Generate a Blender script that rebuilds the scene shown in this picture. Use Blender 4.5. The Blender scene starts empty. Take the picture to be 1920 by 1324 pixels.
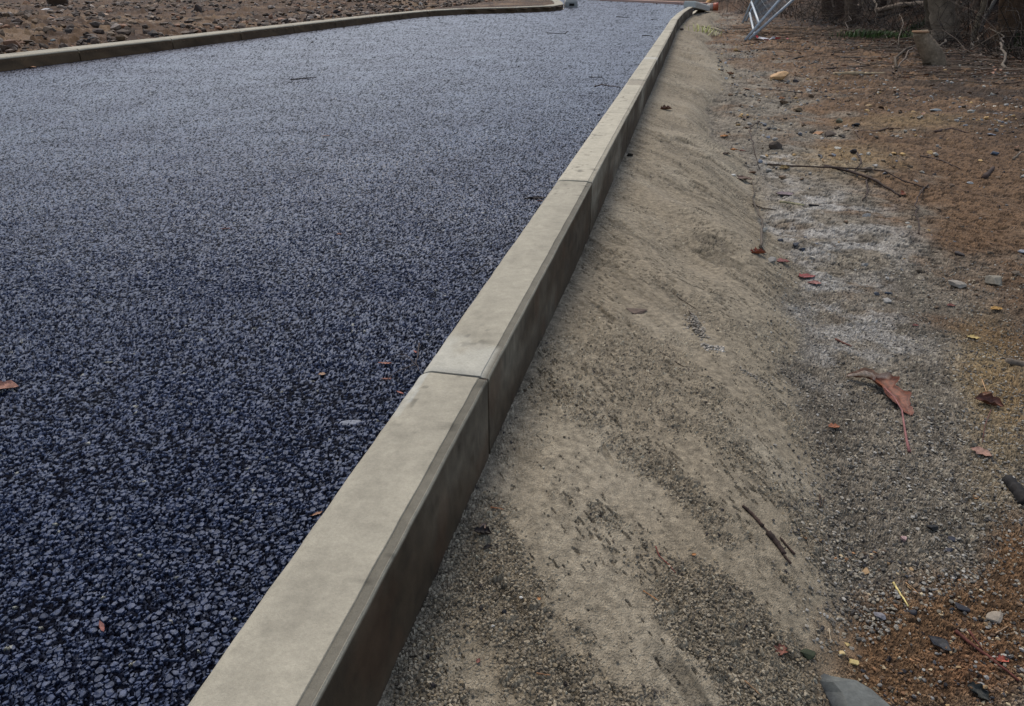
import bpy, math, random
import numpy as np
random.seed(7)
rng = np.random.default_rng(7)
C = bpy.context.scene.collection
SC = bpy.context.scene

# ------------------------------------------------------------------ camera
F = 1395.0; PITCH = math.atan(702 / F); H = 0.524
cd = bpy.data.cameras.new('camera'); cam = bpy.data.objects.new('camera', cd); C.objects.link(cam)
cd.sensor_fit = 'HORIZONTAL'; cd.sensor_width = 36; cd.lens = 36 * F / 1920
cd.clip_start = 0.01; cd.clip_end = 2000
cam.location = (0, 0, H); cam.rotation_euler = (math.pi / 2 - PITCH, 0, 0)
SC.camera = cam
SP, CP = math.sin(PITCH), math.cos(PITCH)

def ray(x, y):
    a = (x - 960) / F; b = -(y - 662) / F
    return np.array([a, b * SP + CP, b * CP - SP])
def PL(x, y, z=0.0):                       # where the sight line meets the level z
    d = ray(x, y); s = (z - H) / d[2]
    return np.array([d[0] * s, d[1] * s])

# ------------------------------------------------------------------ noise
def hsh(ix, iy, seed):
    h = (ix.astype(np.int64) * 374761393 + iy.astype(np.int64) * 668265263 + seed * 1442695041) & 0xFFFFFFFF
    h = ((h ^ (h >> 13)) * 1274126177) & 0xFFFFFFFF
    h = ((h ^ (h >> 16)) * 2246822519) & 0xFFFFFFFF
    h = h ^ (h >> 15)
    return (h & 0xFFFFFF).astype(np.float64) / 16777216.0
def vn(x, y, s=0):
    ix = np.floor(x); iy = np.floor(y); fx = x - ix; fy = y - iy
    fx = fx * fx * (3 - 2 * fx); fy = fy * fy * (3 - 2 * fy)
    a = hsh(ix, iy, s); b = hsh(ix + 1, iy, s); c = hsh(ix, iy + 1, s); d = hsh(ix + 1, iy + 1, s)
    return (a + (b - a) * fx) * (1 - fy) + (c + (d - c) * fx) * fy
def fbm(x, y, s=0, o=4, g=0.5):
    t = 0; a = 1; n = 0
    for k in range(o):
        t = t + a * vn(x * 2 ** k + 17.3 * k, y * 2 ** k - 9.1 * k, s + k); n += a; a *= g
    return t / n
def ridge(x, y, s=0, o=3):
    t = 0; a = 1; n = 0
    for k in range(o):
        t = t + a * (1 - np.abs(2 * vn(x * 2 ** k + 5.3 * k, y * 2 ** k, s + k) - 1)); n += a; a *= .5
    return t / n
def worley(x, y, s=0, jit=0.9):
    ix = np.floor(x); iy = np.floor(y)
    f1 = np.full(x.shape, 9.0); f2 = np.full(x.shape, 9.0); r = np.zeros(x.shape); ox = np.zeros(x.shape); oy = np.zeros(x.shape)
    for dx in (-1, 0, 1):
        for dy in (-1, 0, 1):
            cx = ix + dx; cy = iy + dy
            px = cx + .5 + (hsh(cx, cy, s) - .5) * jit - x; py = cy + .5 + (hsh(cx, cy, s + 1) - .5) * jit - y
            d = np.sqrt(px * px + py * py)
            m = d < f1
            f2 = np.where(m, f1, np.minimum(f2, d)); f1 = np.where(m, d, f1)
            r = np.where(m, hsh(cx, cy, s + 2), r); ox = np.where(m, px, ox); oy = np.where(m, py, oy)
    return f1, f2, r, ox, oy
def sst(a, b, x):
    t = np.clip((x - a) / (b - a), 0, 1); return t * t * (3 - 2 * t)

# ------------------------------------------------------------------ layout of the kerb line
K0 = PL(797, 693, .1); K5 = PL(1208, 109, .1)
E_ = (K5 - K0) / np.linalg.norm(K5 - K0); N_ = np.array([E_[1], -E_[0]])
def W2(t, l): return K0 + E_ * t + N_ * l
def lt(x, y):
    dx = x - K0[0]; dy = y - K0[1]
    return dx * E_[0] + dy * E_[1], dx * N_[0] + dy * N_[1]
KW = 0.086
OT = [-50, 7.4, 8.83, 10.5, 12.3, 13.45, 40]; OL = [0, -.008, -.016, .008, .065, .13, .5]
def koff(t): return np.interp(t, OT, OL)

LK = [W2(t, l) for t, l in ((-3, -3.82), (3.3, -3.80), (4.9, -3.77), (6.2, -3.76), (8.8, -3.74), (10.6, -3.66), (11.6, -3.50), (12.1, -3.05), (12.6, -2.62), (13.3, -2.22), (13.9, -2.12))]
LK += [np.array(p) for p in ((.90, 14.95), (.98, 15.5), (1.04, 17.0), (1.06, 18.6), (.95, 20.3), (.55, 21.8), (-.3, 23.4), (-2.5, 26.2), (-9, 33.5))]
FAR = [np.array(p) for p in ((4.15, 18.0), (3.95, 18.45), (2.9, 20.4), (2.0, 22.2), (.9, 24.6), (-.6, 27.0), (-4, 31.5), (-10, 38.5))]
ROADP = [W2(t, koff(t) + .043) for t in (-4, 7, 8.83, 10, 11, 12.3, 13.4)] + [np.array((3.35, 15.0)), np.array((4.0, 17.4))] + FAR + [np.array((-14, 42.)), np.array((-14, 38.))] + [p for p in LK[::-1]] + [W2(-4, -3.82)]
ROADP = np.array(ROADP)

def inside(px, py, poly):
    res = np.zeros(px.shape, bool); n = len(poly); j = n - 1
    for i in range(n):
        xi, yi = poly[i]; xj, yj = poly[j]
        if yi != yj:
            c = ((yi > py) != (yj > py)) & (px < (xj - xi) * (py - yi) / (yj - yi) + xi)
            res ^= c
        j = i
    return res
def dist(px, py, line, closed=False):
    d = np.full(px.shape, 1e9); n = len(line)
    for i in range(n if closed else n - 1):
        ax, ay = line[i]; bx, by = line[(i + 1) % n]
        vx, vy = bx - ax, by - ay; L = vx * vx + vy * vy + 1e-12
        h = np.clip(((px - ax) * vx + (py - ay) * vy) / L, 0, 1)
        d = np.minimum(d, np.hypot(px - ax - h * vx, py - ay - h * vy))
    return d
BANK = [np.array(p) for p in ((-60, 75.), (-10, 40.5), (-3.2, 32.5), (.2, 27.3), (1.9, 24.0), (3.4, 20.6), (4.6, 17.5), (5.0, 14.4), (5.0, 11.5), (4.9, 9.4), (4.4, 7.4), (4.45, 6.2), (5.6, 4.2), (9, 0.), (15, -8.))]
BANKP = np.array(BANK + [np.array((200, -8.)), np.array((200, 300.)), np.array((-60, 300.))])
def sd_bank(x, y):
    d = dist(x, y, BANK); return np.where(inside(x, y, BANKP), d, -d)

# coarse ground height (no grains)
SD = PL(1400, 660, -.03) - PL(1200, 540, -.03); SD /= np.linalg.norm(SD)      # direction of the smear marks
def QB(t): return .42 + .10 * np.sin(t * 1.3 + .4) * np.clip(t, 0, 1) + .06 * (vn(t * 2.2, t * 0 + 3, 5) - .5)
def ground_z(x, y):
    t, l = lt(x, y); q = l - koff(t) - KW
    right = l > -1.9
    u = (x * SD[0] + y * SD[1]); v = (-x * SD[1] + y * SD[0])
    qb = QB(t)
    z0 = -.012 - .02 * sst(.1, .8, t) + .010 * (vn(t * 1.6, t * 0, 11) - .5)
    wob = (fbm(u * 2.2, v * 5.5, 21, 3) - .5)
    k = np.clip(q / qb, -1, 1.4)
    wedge = z0 - .030 * sst(.0, .8, k) - .050 * sst(.60, 1.08, k) - .012 * np.clip(k, 0, 1) + wob * .07 * sst(0, .25, q) * sst(.3, .9, t) * (1 - .6 * sst(.9, 1.4, k)) + .012 * sst(.35, .75, k) * (1 - sst(.8, 1.05, k))
    flat = (fbm(x * 1.3, y * 1.3, 31, 3) - .5) * .07 + (fbm(x * 5, y * 5, 35, 3) - .5) * .018
    zr = wedge + flat * sst(.35, 1.1, q)
    zl = .085 + (fbm(x * .7, y * .7, 41, 3) - .45) * .16 * sst(0, .8, -3.9 - l) + (fbm(x * 3, y * 3, 45, 3) - .5) * .05
    z = np.where(right, zr, zl)
    b = sd_bank(x, y)
    z = z + .38 * np.clip(b, 0, 7) * sst(-.1, .8, b) + (fbm(x * 1.2, y * 1.2, 51, 3) - .5) * .30 * sst(0, 1.2, b) - .22 * sst(.1, .5, b) * (1 - sst(.5, 1.3, b)) * sst(4.2, 4.6, x) * (1 - sst(8.5, 10, y))
    z = np.where(right & (q < -.02) , np.minimum(z, -.02), z)
    return z
def road_z(x, y):
    t, l = lt(x, y)
    return .020 * np.clip(-l / 3.75, 0, 1.2) + (fbm(x * .6, y * .6, 61, 2) - .5) * .006

FX = FY = FZ = None
def lift(px, py):
    if FX is None: return 0.0
    r_ = .0035 + .0022 * math.hypot(px, py)
    m = (np.abs(FX - px) < r_) & (np.abs(FY - py) < r_)
    return float(np.percentile(FZ[m], 62)) if m.any() else 0.0
def G(x, y, z=None):                       # sight line -> point on the ground (or on the road)
    if z is not None:
        p = PL(x, y, z); return np.array([p[0], p[1], z])
    d = ray(x, y); ss = np.geomspace(.25, 60, 1500)
    X, Y, Z = d[0] * ss, d[1] * ss, H + d[2] * ss
    gz = np.where(inside(X, Y, ROADP), road_z(X, Y), ground_z(X, Y))
    i = int(np.argmax(Z <= gz)) or 1499
    a, b = ss[i - 1], ss[i]
    for _ in range(12):
        m = (a + b) / 2; q = np.array([d[0] * m]), np.array([d[1] * m])
        g = np.where(inside(*q, ROADP), road_z(*q), ground_z(*q))[0]
        if H + d[2] * m <= g: b = m
        else: a = m
    px_, py_ = d[0] * b, d[1] * b
    return np.array([px_, py_, H + d[2] * b + lift(px_, py_)])
def gz(x, y):
    X = np.array([float(x)]); Y = np.array([float(y)])
    return float(np.where(inside(X, Y, ROADP), road_z(X, Y), ground_z(X, Y))[0])
def mpp(p): return float(np.linalg.norm(np.array(p) - np.array([0, 0, H]))) / F    # metres per photo pixel at p

# ------------------------------------------------------------------ materials
def newmat(name):
    m = bpy.data.materials.new(name); m.use_nodes = True
    nt = m.node_tree; b = nt.nodes['Principled BSDF']; return m, nt, b
def nz(nt, scale, detail=4, rough=.6, vec=None):
    n = nt.nodes.new('ShaderNodeTexNoise'); n.inputs['Scale'].default_value = scale; n.inputs['Detail'].default_value = detail; n.inputs['Roughness'].default_value = rough
    if vec is not None: nt.links.new(vec, n.inputs['Vector'])
    return n.outputs['Fac']
def ramp(nt, fac, stops):
    r = nt.nodes.new('ShaderNodeValToRGB'); nt.links.new(fac, r.inputs[0])
    e = r.color_ramp.elements; e[0].position, e[0].color = stops[0][0], (*stops[0][1], 1); e[1].position, e[1].color = stops[-1][0], (*stops[-1][1], 1)
    for p, c in stops[1:-1]: q = e.new(p); q.color = (*c, 1)
    return r.outputs[0]
def mul(nt, a, b):
    m = nt.nodes.new('ShaderNodeMix'); m.data_type = 'RGBA'; m.blend_type = 'MULTIPLY'; m.inputs[0].default_value = 1
    nt.links.new(a, m.inputs[6]); nt.links.new(b, m.inputs[7]); return m.outputs[2]
def bump(nt, b, h, strength, dist_):
    n = nt.nodes.new('ShaderNodeBump'); n.inputs['Strength'].default_value = strength; n.inputs['Distance'].default_value = dist_
    nt.links.new(h, n.inputs['Height']); nt.links.new(n.outputs[0], b.inputs['Normal'])
def mat_col(name, rough=.9, spec=.3, vs=(60, 400), var=.35, bs=300, bd=.001, bst=.6, coord='Object'):
    """colour from the mesh's own Col attribute, varied by fine noise"""
    m, nt, b = newmat(name)
    a = nt.nodes.new('ShaderNodeAttribute'); a.attribute_name = 'Col'
    tc = nt.nodes.new('ShaderNodeTexCoord').outputs[coord]
    c = a.outputs['Color']
    for s in vs:
        c = mul(nt, c, ramp(nt, nz(nt, s, 4, .6, tc), [(.3, (1 - var,) * 3), (.7, (1 + var,) * 3)]))
    nt.links.new(c, b.inputs['Base Color'])
    b.inputs['Roughness'].default_value = rough; b.inputs['Specular IOR Level'].default_value = spec
    bump(nt, b, nz(nt, bs, 4, .65, tc), bst, bd)
    return m
M_soil = mat_col('soil', .92, .25, (90, 700), .40, 900, .0012, .7)
M_conc = mat_col('concrete', .88, .25, (70, 350, 1100), .09, 700, .0007, .8)
M_stone = mat_col('stone', .75, .35, (25, 180), .22, 220, .001, .6)
M_bark = mat_col('bark', .9, .2, (12, 70), .30, 60, .006, .9)
M_twig = mat_col('twig', .8, .3, (60, 300), .25, 300, .001, .6)
M_leaf = mat_col('dead_leaf', .6, .4, (60, 250), .30, 150, .0008, .6)
def mat_plain(name, col, rough=.6, spec=.5, metal=0, var=.12, s=20):
    m, nt, b = newmat(name); tc = nt.nodes.new('ShaderNodeTexCoord').outputs['Object']
    r = ramp(nt, nz(nt, s, 4, .6, tc), [(.3, tuple(c * (1 - var) for c in col)), (.7, tuple(min(1, c * (1 + var)) for c in col))])
    nt.links.new(r, b.inputs['Base Color']); b.inputs['Roughness'].default_value = rough; b.inputs['Metallic'].default_value = metal; b.inputs['Specular IOR Level'].default_value = spec
    return m
M_galv = mat_plain('galvanised_steel', (.34, .37, .39), .5, .5, .35, .2, 30)
M_wire = mat_plain('steel_wire', (.22, .24, .25), .5, .5, .4)
M_slot = mat_plain('slot_shade', (.02, .018, .015), .9, .2)  # near black paint for the shade inside the slots and handle hole
M_tapew = mat_plain('white_plastic', (.75, .72, .72), .4)
M_taper = mat_plain('red_plastic', (.55, .03, .05), .4)
M_orange = mat_plain('orange_plastic', (.40, .085, .03), .5)
M_rub = mat_plain('dark_post', (.10, .05, .04), .6)
M_grass = mat_col('grass', .6, .3, (30,), .3, 100, .0005, .3)

# asphalt: black bitumen over stone, wet sheen
M_road, nt, b = newmat('asphalt')
a = nt.nodes.new('ShaderNodeAttribute'); a.attribute_name = 'Col'
tc = nt.nodes.new('ShaderNodeTexCoord').outputs['Object']
c = mul(nt, a.outputs['Color'], ramp(nt, nz(nt, 500, 3, .6, tc), [(.3, (.75,) * 3), (.7, (1.25,) * 3)]))
c = mul(nt, c, ramp(nt, nz(nt, 1.3, 3, .5, tc), [(.3, (.9,) * 3), (.7, (1.1,) * 3)]))
nt.links.new(c, b.inputs['Base Color'])
lum = nt.nodes.new('ShaderNodeMapRange'); nt.links.new(a.outputs['Color'], lum.inputs[0]); lum.inputs[1].default_value = .008; lum.inputs[2].default_value = .024; lum.inputs[3].default_value = .02; lum.inputs[4].default_value = .46  # specular also cut in the dark gaps, as if occluded
nt.links.new(lum.outputs[0], b.inputs['Specular IOR Level'])
b.inputs['Specular Tint'].default_value = (.66, .76, 1, 1)
rr = nt.nodes.new('ShaderNodeMapRange'); nt.links.new(nz(nt, 3.0, 4, .6, tc), rr.inputs[0]); rr.inputs[1].default_value = .3; rr.inputs[2].default_value = .7; rr.inputs[3].default_value = .40; rr.inputs[4].default_value = .54
nt.links.new(rr.outputs[0], b.inputs['Roughness'])
bump(nt, b, nz(nt, 420, 4, .7, tc), .35, .0012)

# ------------------------------------------------------------------ mesh helpers
def tag(o, label=None, cat=None, group=None, kind=None):
    if label: o['label'] = label
    if cat: o['category'] = cat
    if group: o['group'] = group
    if kind: o['kind'] = kind
    return o
def setcol(me, cols):
    at = me.color_attributes.new('Col', 'FLOAT_COLOR', 'POINT')
    n = len(me.vertices); c = np.ones((n, 4)); c[:, :3] = np.broadcast_to(np.asarray(cols)[..., :3], (n, 3))
    at.data.foreach_set('color', c.ravel().astype(np.float32))
def build(name, V, Fc, mat, parent=None, cols=None, smooth=True, loc=None, mats=None, mi=None):
    V = np.asarray(V, float)
    if loc is None and parent is None: loc = (V.mean(0)[0], V.mean(0)[1], V[:, 2].min())
    L = np.array(loc if loc is not None else (0, 0, 0), float)
    if parent is not None: L = np.zeros(3); V = V - np.array(parent['_o'])
    me = bpy.data.meshes.new(name); me.from_pydata((V - L).tolist(), [], [list(map(int, f)) for f in Fc]); me.update()
    if smooth: me.polygons.foreach_set('use_smooth', [True] * len(me.polygons))
    if cols is not None: setcol(me, cols)
    o = bpy.data.objects.new(name, me); o.location = L; C.objects.link(o)
    for m in (mats or [mat]): me.materials.append(m)
    if mi is not None: me.polygons.foreach_set('material_index', mi)
    if parent is not None: o.parent = parent
    o['_o'] = [float(v) for v in (L if parent is None else parent['_o'])]
    return o
def empty(name, loc):
    o = bpy.data.objects.new(name, None); o.location = loc; o.empty_display_size = .1; C.objects.link(o); o['_o'] = [float(v) for v in loc]; return o
class MB:
    def __init__(s): s.V = []; s.F = []; s.c = []; s.m = []
    def add(s, V, F_, col=(1, 1, 1), mi=0):
        o = len(s.V); s.V += [tuple(v) for v in V]; s.F += [tuple(i + o for i in f) for f in F_]
        cc = np.broadcast_to(np.asarray(col, float), (len(V), 3)); s.c += [tuple(q) for q in cc]; s.m += [mi] * len(F_)
    def tube(s, P, R, n=6, col=(1, 1, 1), mi=0):
        P = np.asarray(P, float); k = len(P); R = np.broadcast_to(np.asarray(R, float), (k,))
        T = np.gradient(P, axis=0); T /= np.linalg.norm(T, axis=1)[:, None] + 1e-12
        up = np.array([0, 0, 1.]) if abs(T[0][2]) < .9 else np.array([1., 0, 0])
        V = []; 
        for i in range(k):
            A = np.cross(T[i], up); A /= np.linalg.norm(A) + 1e-12; B = np.cross(T[i], A)
            for j in range(n):
                w = 2 * math.pi * j / n; V.append(P[i] + R[i] * (A * math.cos(w) + B * math.sin(w)))
        Fs = [(i * n + j, i * n + (j + 1) % n, (i + 1) * n + (j + 1) % n, (i + 1) * n + j) for i in range(k - 1) for j in range(n)]
        Fs += [tuple(range(n))[::-1], tuple((k - 1) * n + j for j in range(n))]
        cc = np.asarray(col, float)
        if cc.ndim == 2: cc = np.repeat(cc, n, axis=0)
        s.add(V, Fs, cc, mi)
    def box(s, c, d, R=None, col=(1, 1, 1), mi=0):
        V = np.array([(x, y, z) for z in (-.5, .5) for y in (-.5, .5) for x in (-.5, .5)]) * np.array(d)
        if R is not None: V = V @ np.array(R).T
        s.add(V + np.array(c), [(0, 2, 3, 1), (4, 5, 7, 6), (0, 1, 5, 4), (2, 6, 7, 3), (0, 4, 6, 2), (1, 3, 7, 5)], col, mi)
    def build(s, name, mat, parent=None, smooth=True, loc=None, mats=None):
        return build(name, s.V, s.F, mat, parent, np.array(s.c), smooth, loc, mats, s.m if mats else None)

# ------------------------------------------------------------------ ground and road sheets
xs = np.concatenate([-np.geomspace(9000, 1210, 40), np.arange(-1200, 1200, 1.75), np.geomspace(1210, 9000, 40)])
ys = np.concatenate([np.geomspace(9000, 1470, 30) , np.arange(1455, 560, -1.6), np.arange(560, -40.0, -1.05)])
dn = np.concatenate([np.arange(24.6, 46, .35), np.geomspace(46, 400, 40)])
A = xs / F
Zr = []; Dx = []
for y in ys:
    b_ = -(y - 662) / F; d1 = b_ * SP + CP; d2 = b_ * CP - SP; s = -H / d2
    if d1 * s < -3: continue
    Zr.append(d1 * s); Dx.append(s)
order = np.argsort(Zr); Zr = np.array(Zr)[order]; Dx = np.array(Dx)[order]
keep = Zr < 24.5; Zr = Zr[keep]; Dx = Dx[keep]
# distances keep growing with the same fan of columns
slope = Dx[-1] / (Zr[-1] + .211)
Dx2 = (dn + .211) * slope
# behind the camera: close rows first
Zf = np.concatenate([[-6, -4, -2.5, -1.5, -.9], Zr, dn]); Df = np.concatenate([[1.2, 1.0, .8, .6, .5] if Zr[0] > -.9 else [Dx[0]] * 5, Dx, Dx2])
Zf_order = np.argsort(Zf); Zf = Zf[Zf_order]; Df = Df[Zf_order]
X = (A[None, :] * Df[:, None]); Y = np.repeat(Zf[:, None], len(A), 1)
nr, nc = X.shape
x = X.ravel(); y = Y.ravel()
idx = np.arange(nr * nc).reshape(nr, nc)
quads = np.stack([idx[:-1, :-1], idx[:-1, 1:], idx[1:, 1:], idx[1:, :-1]], -1).reshape(-1, 4)
cx_ = x[quads].mean(1); cy_ = y[quads].mean(1)
inr = inside(cx_, cy_, ROADP)
def sheet(name, q, z, col, mat, smooth=True):
    used = np.zeros(nr * nc, bool); used[q.ravel()] = True
    remap = np.cumsum(used) - 1; q2 = remap[q]
    me = bpy.data.meshes.new(name); nv = int(used.sum())
    me.vertices.add(nv); me.vertices.foreach_set('co', np.stack([x[used], y[used], z], 1).astype(np.float32).ravel())
    me.loops.add(q2.size); me.loops.foreach_set('vertex_index', q2.ravel().astype(np.int32))
    me.polygons.add(len(q2)); me.polygons.foreach_set('loop_start', np.arange(0, q2.size, 4, dtype=np.int32)); me.polygons.foreach_set('loop_total', np.full(len(q2), 4, np.int32))
    me.update(calc_edges=True); me.polygons.foreach_set('use_smooth', np.full(len(q2), smooth))
    setcol(me, col); me.materials.append(mat)
    o = bpy.data.objects.new(name, me); C.objects.link(o); o['kind'] = 'structure'; return o
def usedxy(q):
    used = np.zeros(nr * nc, bool); used[q.ravel()] = True; return x[used], y[used]

# --- road
qr = quads[inr]; rx, ry = usedxy(qr)
dd = np.hypot(rx, ry)
wx = rx + .002 * vn(rx * 160, ry * 160, 3); wy = ry + .002 * vn(rx * 160, ry * 160, 4)
f1, f2, r, ox, oy = worley(wx / .0039, wy / .0039, 100)
g1, g2, r2, ox2, oy2 = worley(wx / .0073 + 7, wy / .0073, 110)
edge = sst(.0, .12, f2 - f1)
big = r2 > .66
e2 = sst(.0, .14, g2 - g1) * sst(.62, .50, g1)
small = edge * (.22 + .78 * r) + (ox * (r2 - .5) + oy * (r - .5)) * .7
bigh = e2 * (.78 + .25 * r2) + (ox2 * (r - .5) * .0 + ox2 * (r2 - .8)) * .6
hs = np.where(big & (g1 < .60), np.maximum(small * .6, bigh), small)
patch = fbm(rx * 14, ry * 14, 130, 3)
hs = hs * (.55 + .9 * patch)
fade = 1 / (1 + (dd / 5.0) ** 2.4)
rz = road_z(rx, ry) + (hs - .5) * .0036 * fade + (vn(rx * 300, ry * 300, 9) - .5) * .0012 * fade - .0005
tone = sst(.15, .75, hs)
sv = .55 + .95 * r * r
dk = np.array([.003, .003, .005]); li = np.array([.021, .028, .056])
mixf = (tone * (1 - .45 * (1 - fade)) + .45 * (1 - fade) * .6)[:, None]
rc = dk + (li * sv[:, None] - dk) * mixf  # gaps near black: dark binder, plus occlusion shade painted in
spark = (r > .9975) & (edge > .5) & (dd < 5)
rc[spark] = (.22, .21, .16)
sheet('road', qr, rz, rc, M_road, False)

# --- soil
qg = quads[~inr]; sx, sy = usedxy(qg)
t, l = lt(sx, sy); q = l - koff(t) - KW; dd = np.hypot(sx, sy)
right = l > -1.9; b_ = sd_bank(sx, sy)
qb = QB(t)
u = sx * SD[0] + sy * SD[1]; v = -sx * SD[1] + sy * SD[0]
k = q / qb
wn = (fbm(sx * 6, sy * 6, 200, 4) - .5)
def blob(px, py, rx_, ry_, hz=-.10):       # a patch of soil found where the photograph shows it, as a world ellipse
    c0 = PL(px, py, hz); ax = PL(px + rx_, py, hz) - c0; ay = PL(px, py - ry_, hz) - c0
    Mx = np.linalg.inv(np.stack([ax, ay], 1)); dx = sx - c0[0]; dy = sy - c0[1]
    return np.clip(1.35 - np.hypot(Mx[0, 0] * dx + Mx[0, 1] * dy, Mx[1, 0] * dx + Mx[1, 1] * dy) + wn * 1.0, 0, 1)
col = np.zeros((len(sx), 3)); 
SAND = np.array([.225, .188, .132]); SANDL = np.array([.275, .236, .172]); GREY = np.array([.205, .175, .132]); WHITE = np.array([.33, .31, .275])
BROWN = np.array([.152, .088, .044]); RED = np.array([.17, .080, .040]); OCHRE = np.array([.25, .175, .080]); DARK = np.array([.026, .017, .011]); FIELD = np.array([.15, .095, .058])
def mix(c, d, f): return c + (d - c) * f[:, None]
sandmask = 1 - sst(.92, 1.06, k + wn * .28)
col = mix(np.tile(GREY, (len(sx), 1)), SAND, sandmask)
lightn = fbm(u * 3, v * 9, 210, 4)
col = mix(col, SANDL, sandmask * sst(.48, .68, lightn) * .8)
col = mix(col, GREY * .55, (1 - sandmask) * sst(.45, .65, fbm(sx * 12, sy * 12, 216, 4)) * .7)
col = mix(col, BROWN, (1 - sandmask) * sst(.85, 1.35, q + wn * 1.3 + .25 * sst(.5, 2, t)) * .92)
col = mix(col, BROWN * .55, (1 - sandmask) * sst(.7, 1.2, q) * sst(.48, .62, fbm(sx * 9, sy * 9, 217, 5, .6)) * .8)
for a_ in ((1530, 375, 130, 40), (1570, 440, 150, 50), (1540, 530, 120, 60), (1620, 640, 110, 60), (1480, 300, 60, 30)): col = mix(col, WHITE, blob(*a_) * (1 - sandmask) * sst(.35, .62, fbm(sx * 16, sy * 16, 215, 4)) * .9)
for a_ in ((1600, 480, 70, 25), (1650, 690, 60, 35)): col = mix(col, SAND * .8, blob(*a_) * .6)
for a_ in ((1590, 290, 110, 26), (1740, 222, 140, 20), (1870, 730, 60, 150), (1850, 640, 60, 80)): col = mix(col, OCHRE, blob(*a_) * .5)
for a_ in ((1700, 1250, 170, 110), (1850, 1180, 200, 110), (1900, 1050, 60, 90)): col = mix(col, BROWN * 1.12, np.clip(blob(*a_) * 1.3, 0, 1))
for a_ in ((1850, 300, 90, 90), (1880, 460, 110, 90), (1890, 200, 90, 30), (1800, 380, 50, 60)): col = mix(col, BROWN * .85, blob(*a_) * .7)
for a_ in ((1820, 1240, 90, 60),): col = mix(col, RED, blob(*a_) * .5)
far_r = sst(4.5, 7.5, t) * (1 - sandmask)
col = mix(col, BROWN * .9, far_r * sst(.35, .6, fbm(sx * 2.3, sy * 2.3, 220, 3)))
nearbrown = sst(1.2, -.4, t) * sst(.55, .9, q + wn * .4) * 0
darkn = fbm(sx * 4, sy * 4, 225, 4)
col = mix(col, DARK * 1.6, (1 - sandmask) * sst(1.0, 2.0, q) * sst(1.5, 4, t) * sst(.40, .58, darkn) * .85)
# left field and bank
fl = fbm(sx * 1.8, sy * 1.8, 230, 4)
fcol = mix(mix(np.tile(FIELD * .6, (len(sx), 1)), np.array([.055, .034, .022]), sst(.48, .60, fl)), np.array([.16, .115, .08]), sst(.58, .70, fbm(sx * 1.3 + 9, sy * 1.3, 235, 4)))
col = np.where(right[:, None], col, fcol * np.array([.92, .80, .62]))
bk = sst(-.9, .35, b_ + wn * 2.2)
litter = mix(np.tile(DARK, (len(sx), 1)), np.array([.11, .052, .026]), sst(.5, .66, fbm(sx * 7, sy * 7, 240, 4)) * .8)
bcol = mix(np.tile(np.array([.12, .068, .038]), (len(sx), 1)), np.array([.055, .032, .02]), sst(.45, .62, fbm(sx * 3, sy * 3, 241, 4)))
forest = sst(4.3, 4.9, sx + wn) * (1 - sst(13.5, 16.5, sy))
col = mix(col, mix(bcol * .8, litter * .6, forest), bk)
# crumbliness
crumb_n = fbm(u * 5, v * 16, 250, 4)
crumb = sandmask * .8 * sst(.44, .66, crumb_n + .5 * (fbm(sx * 40, sy * 40, 255, 3) - .5) + .35 * (fbm(sx * 16, sy * 16, 256, 3) - .5)) * (.55 + .45 * sst(1.4, -.3, t)) + (1 - sandmask)
crumb = np.clip(crumb + sandmask * sst(.10, .0, q) * .5 * sst(.45, .6, vn(t * 9, t * 0, 8)) + sandmask * sst(.25, -.6, t) * .35, 0, 1)
crumb = np.where(right, crumb, 1.)
smoothpatch = blob(1650, 690, 55, 35) * .7
crumb = crumb * (1 - smoothpatch)
z = ground_z(sx, sy)
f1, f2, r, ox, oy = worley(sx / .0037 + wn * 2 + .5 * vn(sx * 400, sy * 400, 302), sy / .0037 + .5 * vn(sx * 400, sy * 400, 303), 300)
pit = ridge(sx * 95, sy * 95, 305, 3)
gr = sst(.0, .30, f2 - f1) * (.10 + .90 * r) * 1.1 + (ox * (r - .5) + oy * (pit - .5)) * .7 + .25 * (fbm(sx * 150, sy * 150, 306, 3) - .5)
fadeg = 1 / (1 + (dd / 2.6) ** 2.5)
add = ridge(sx * 38, sy * 38, 307, 4) - .55

z += (gr - .35) * .0032 * (.14 + .86 * crumb) * fadeg
pk = fbm(u * 7, v * 18, 309, 4)
hn = fbm(u * 75 + 3 * wn, v * 260, 308, 4, .6)
th_ = .775 - .125 * sst(.46, .66, pk) - .02 * sst(.8, -.2, t)
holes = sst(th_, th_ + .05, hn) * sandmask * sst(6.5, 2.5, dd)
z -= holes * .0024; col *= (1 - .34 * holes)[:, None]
f1b, f2b, rb, oxb, oyb = worley(sx / .017 + wn, sy / .017 + 5, 310)
gb = sst(.05, .45, f2b - f1b) * sst(.55, 1, rb)
z += gb * .0045 * crumb * (.45 + .55 * sst(.4, .65, vn(sx * 14, sy * 14, 311))) / (1 + (dd / 7) ** 2)
z += add * .0045 * crumb / (1 + (dd / 6) ** 2)
col *= (1 + (r[:, None] - .5) * .7 * crumb[:, None] * fadeg[:, None])
col *= (1 - .45 * sst(.5, .1, gr) * crumb * fadeg * (1 - .55 * sandmask))[:, None]  # shade between the grains painted into the soil colour
special = r > .991
col = np.where((special & (crumb > .4) & (dd < 2.2))[:, None], np.array([.38, .34, .25]), col)
special = (r > .972) & (r < .98)
col = np.where((special & (crumb > .4) & (dd < 4))[:, None], np.array([.035, .03, .03]), col)
near_ = sst(2.2, 1.1, dd)
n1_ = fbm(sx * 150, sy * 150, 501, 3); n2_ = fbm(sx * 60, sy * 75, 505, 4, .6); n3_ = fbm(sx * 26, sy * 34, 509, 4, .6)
amt = np.where(right, .35 * sandmask * sst(.40, .62, pk) + (1 - sandmask), .0)
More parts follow.
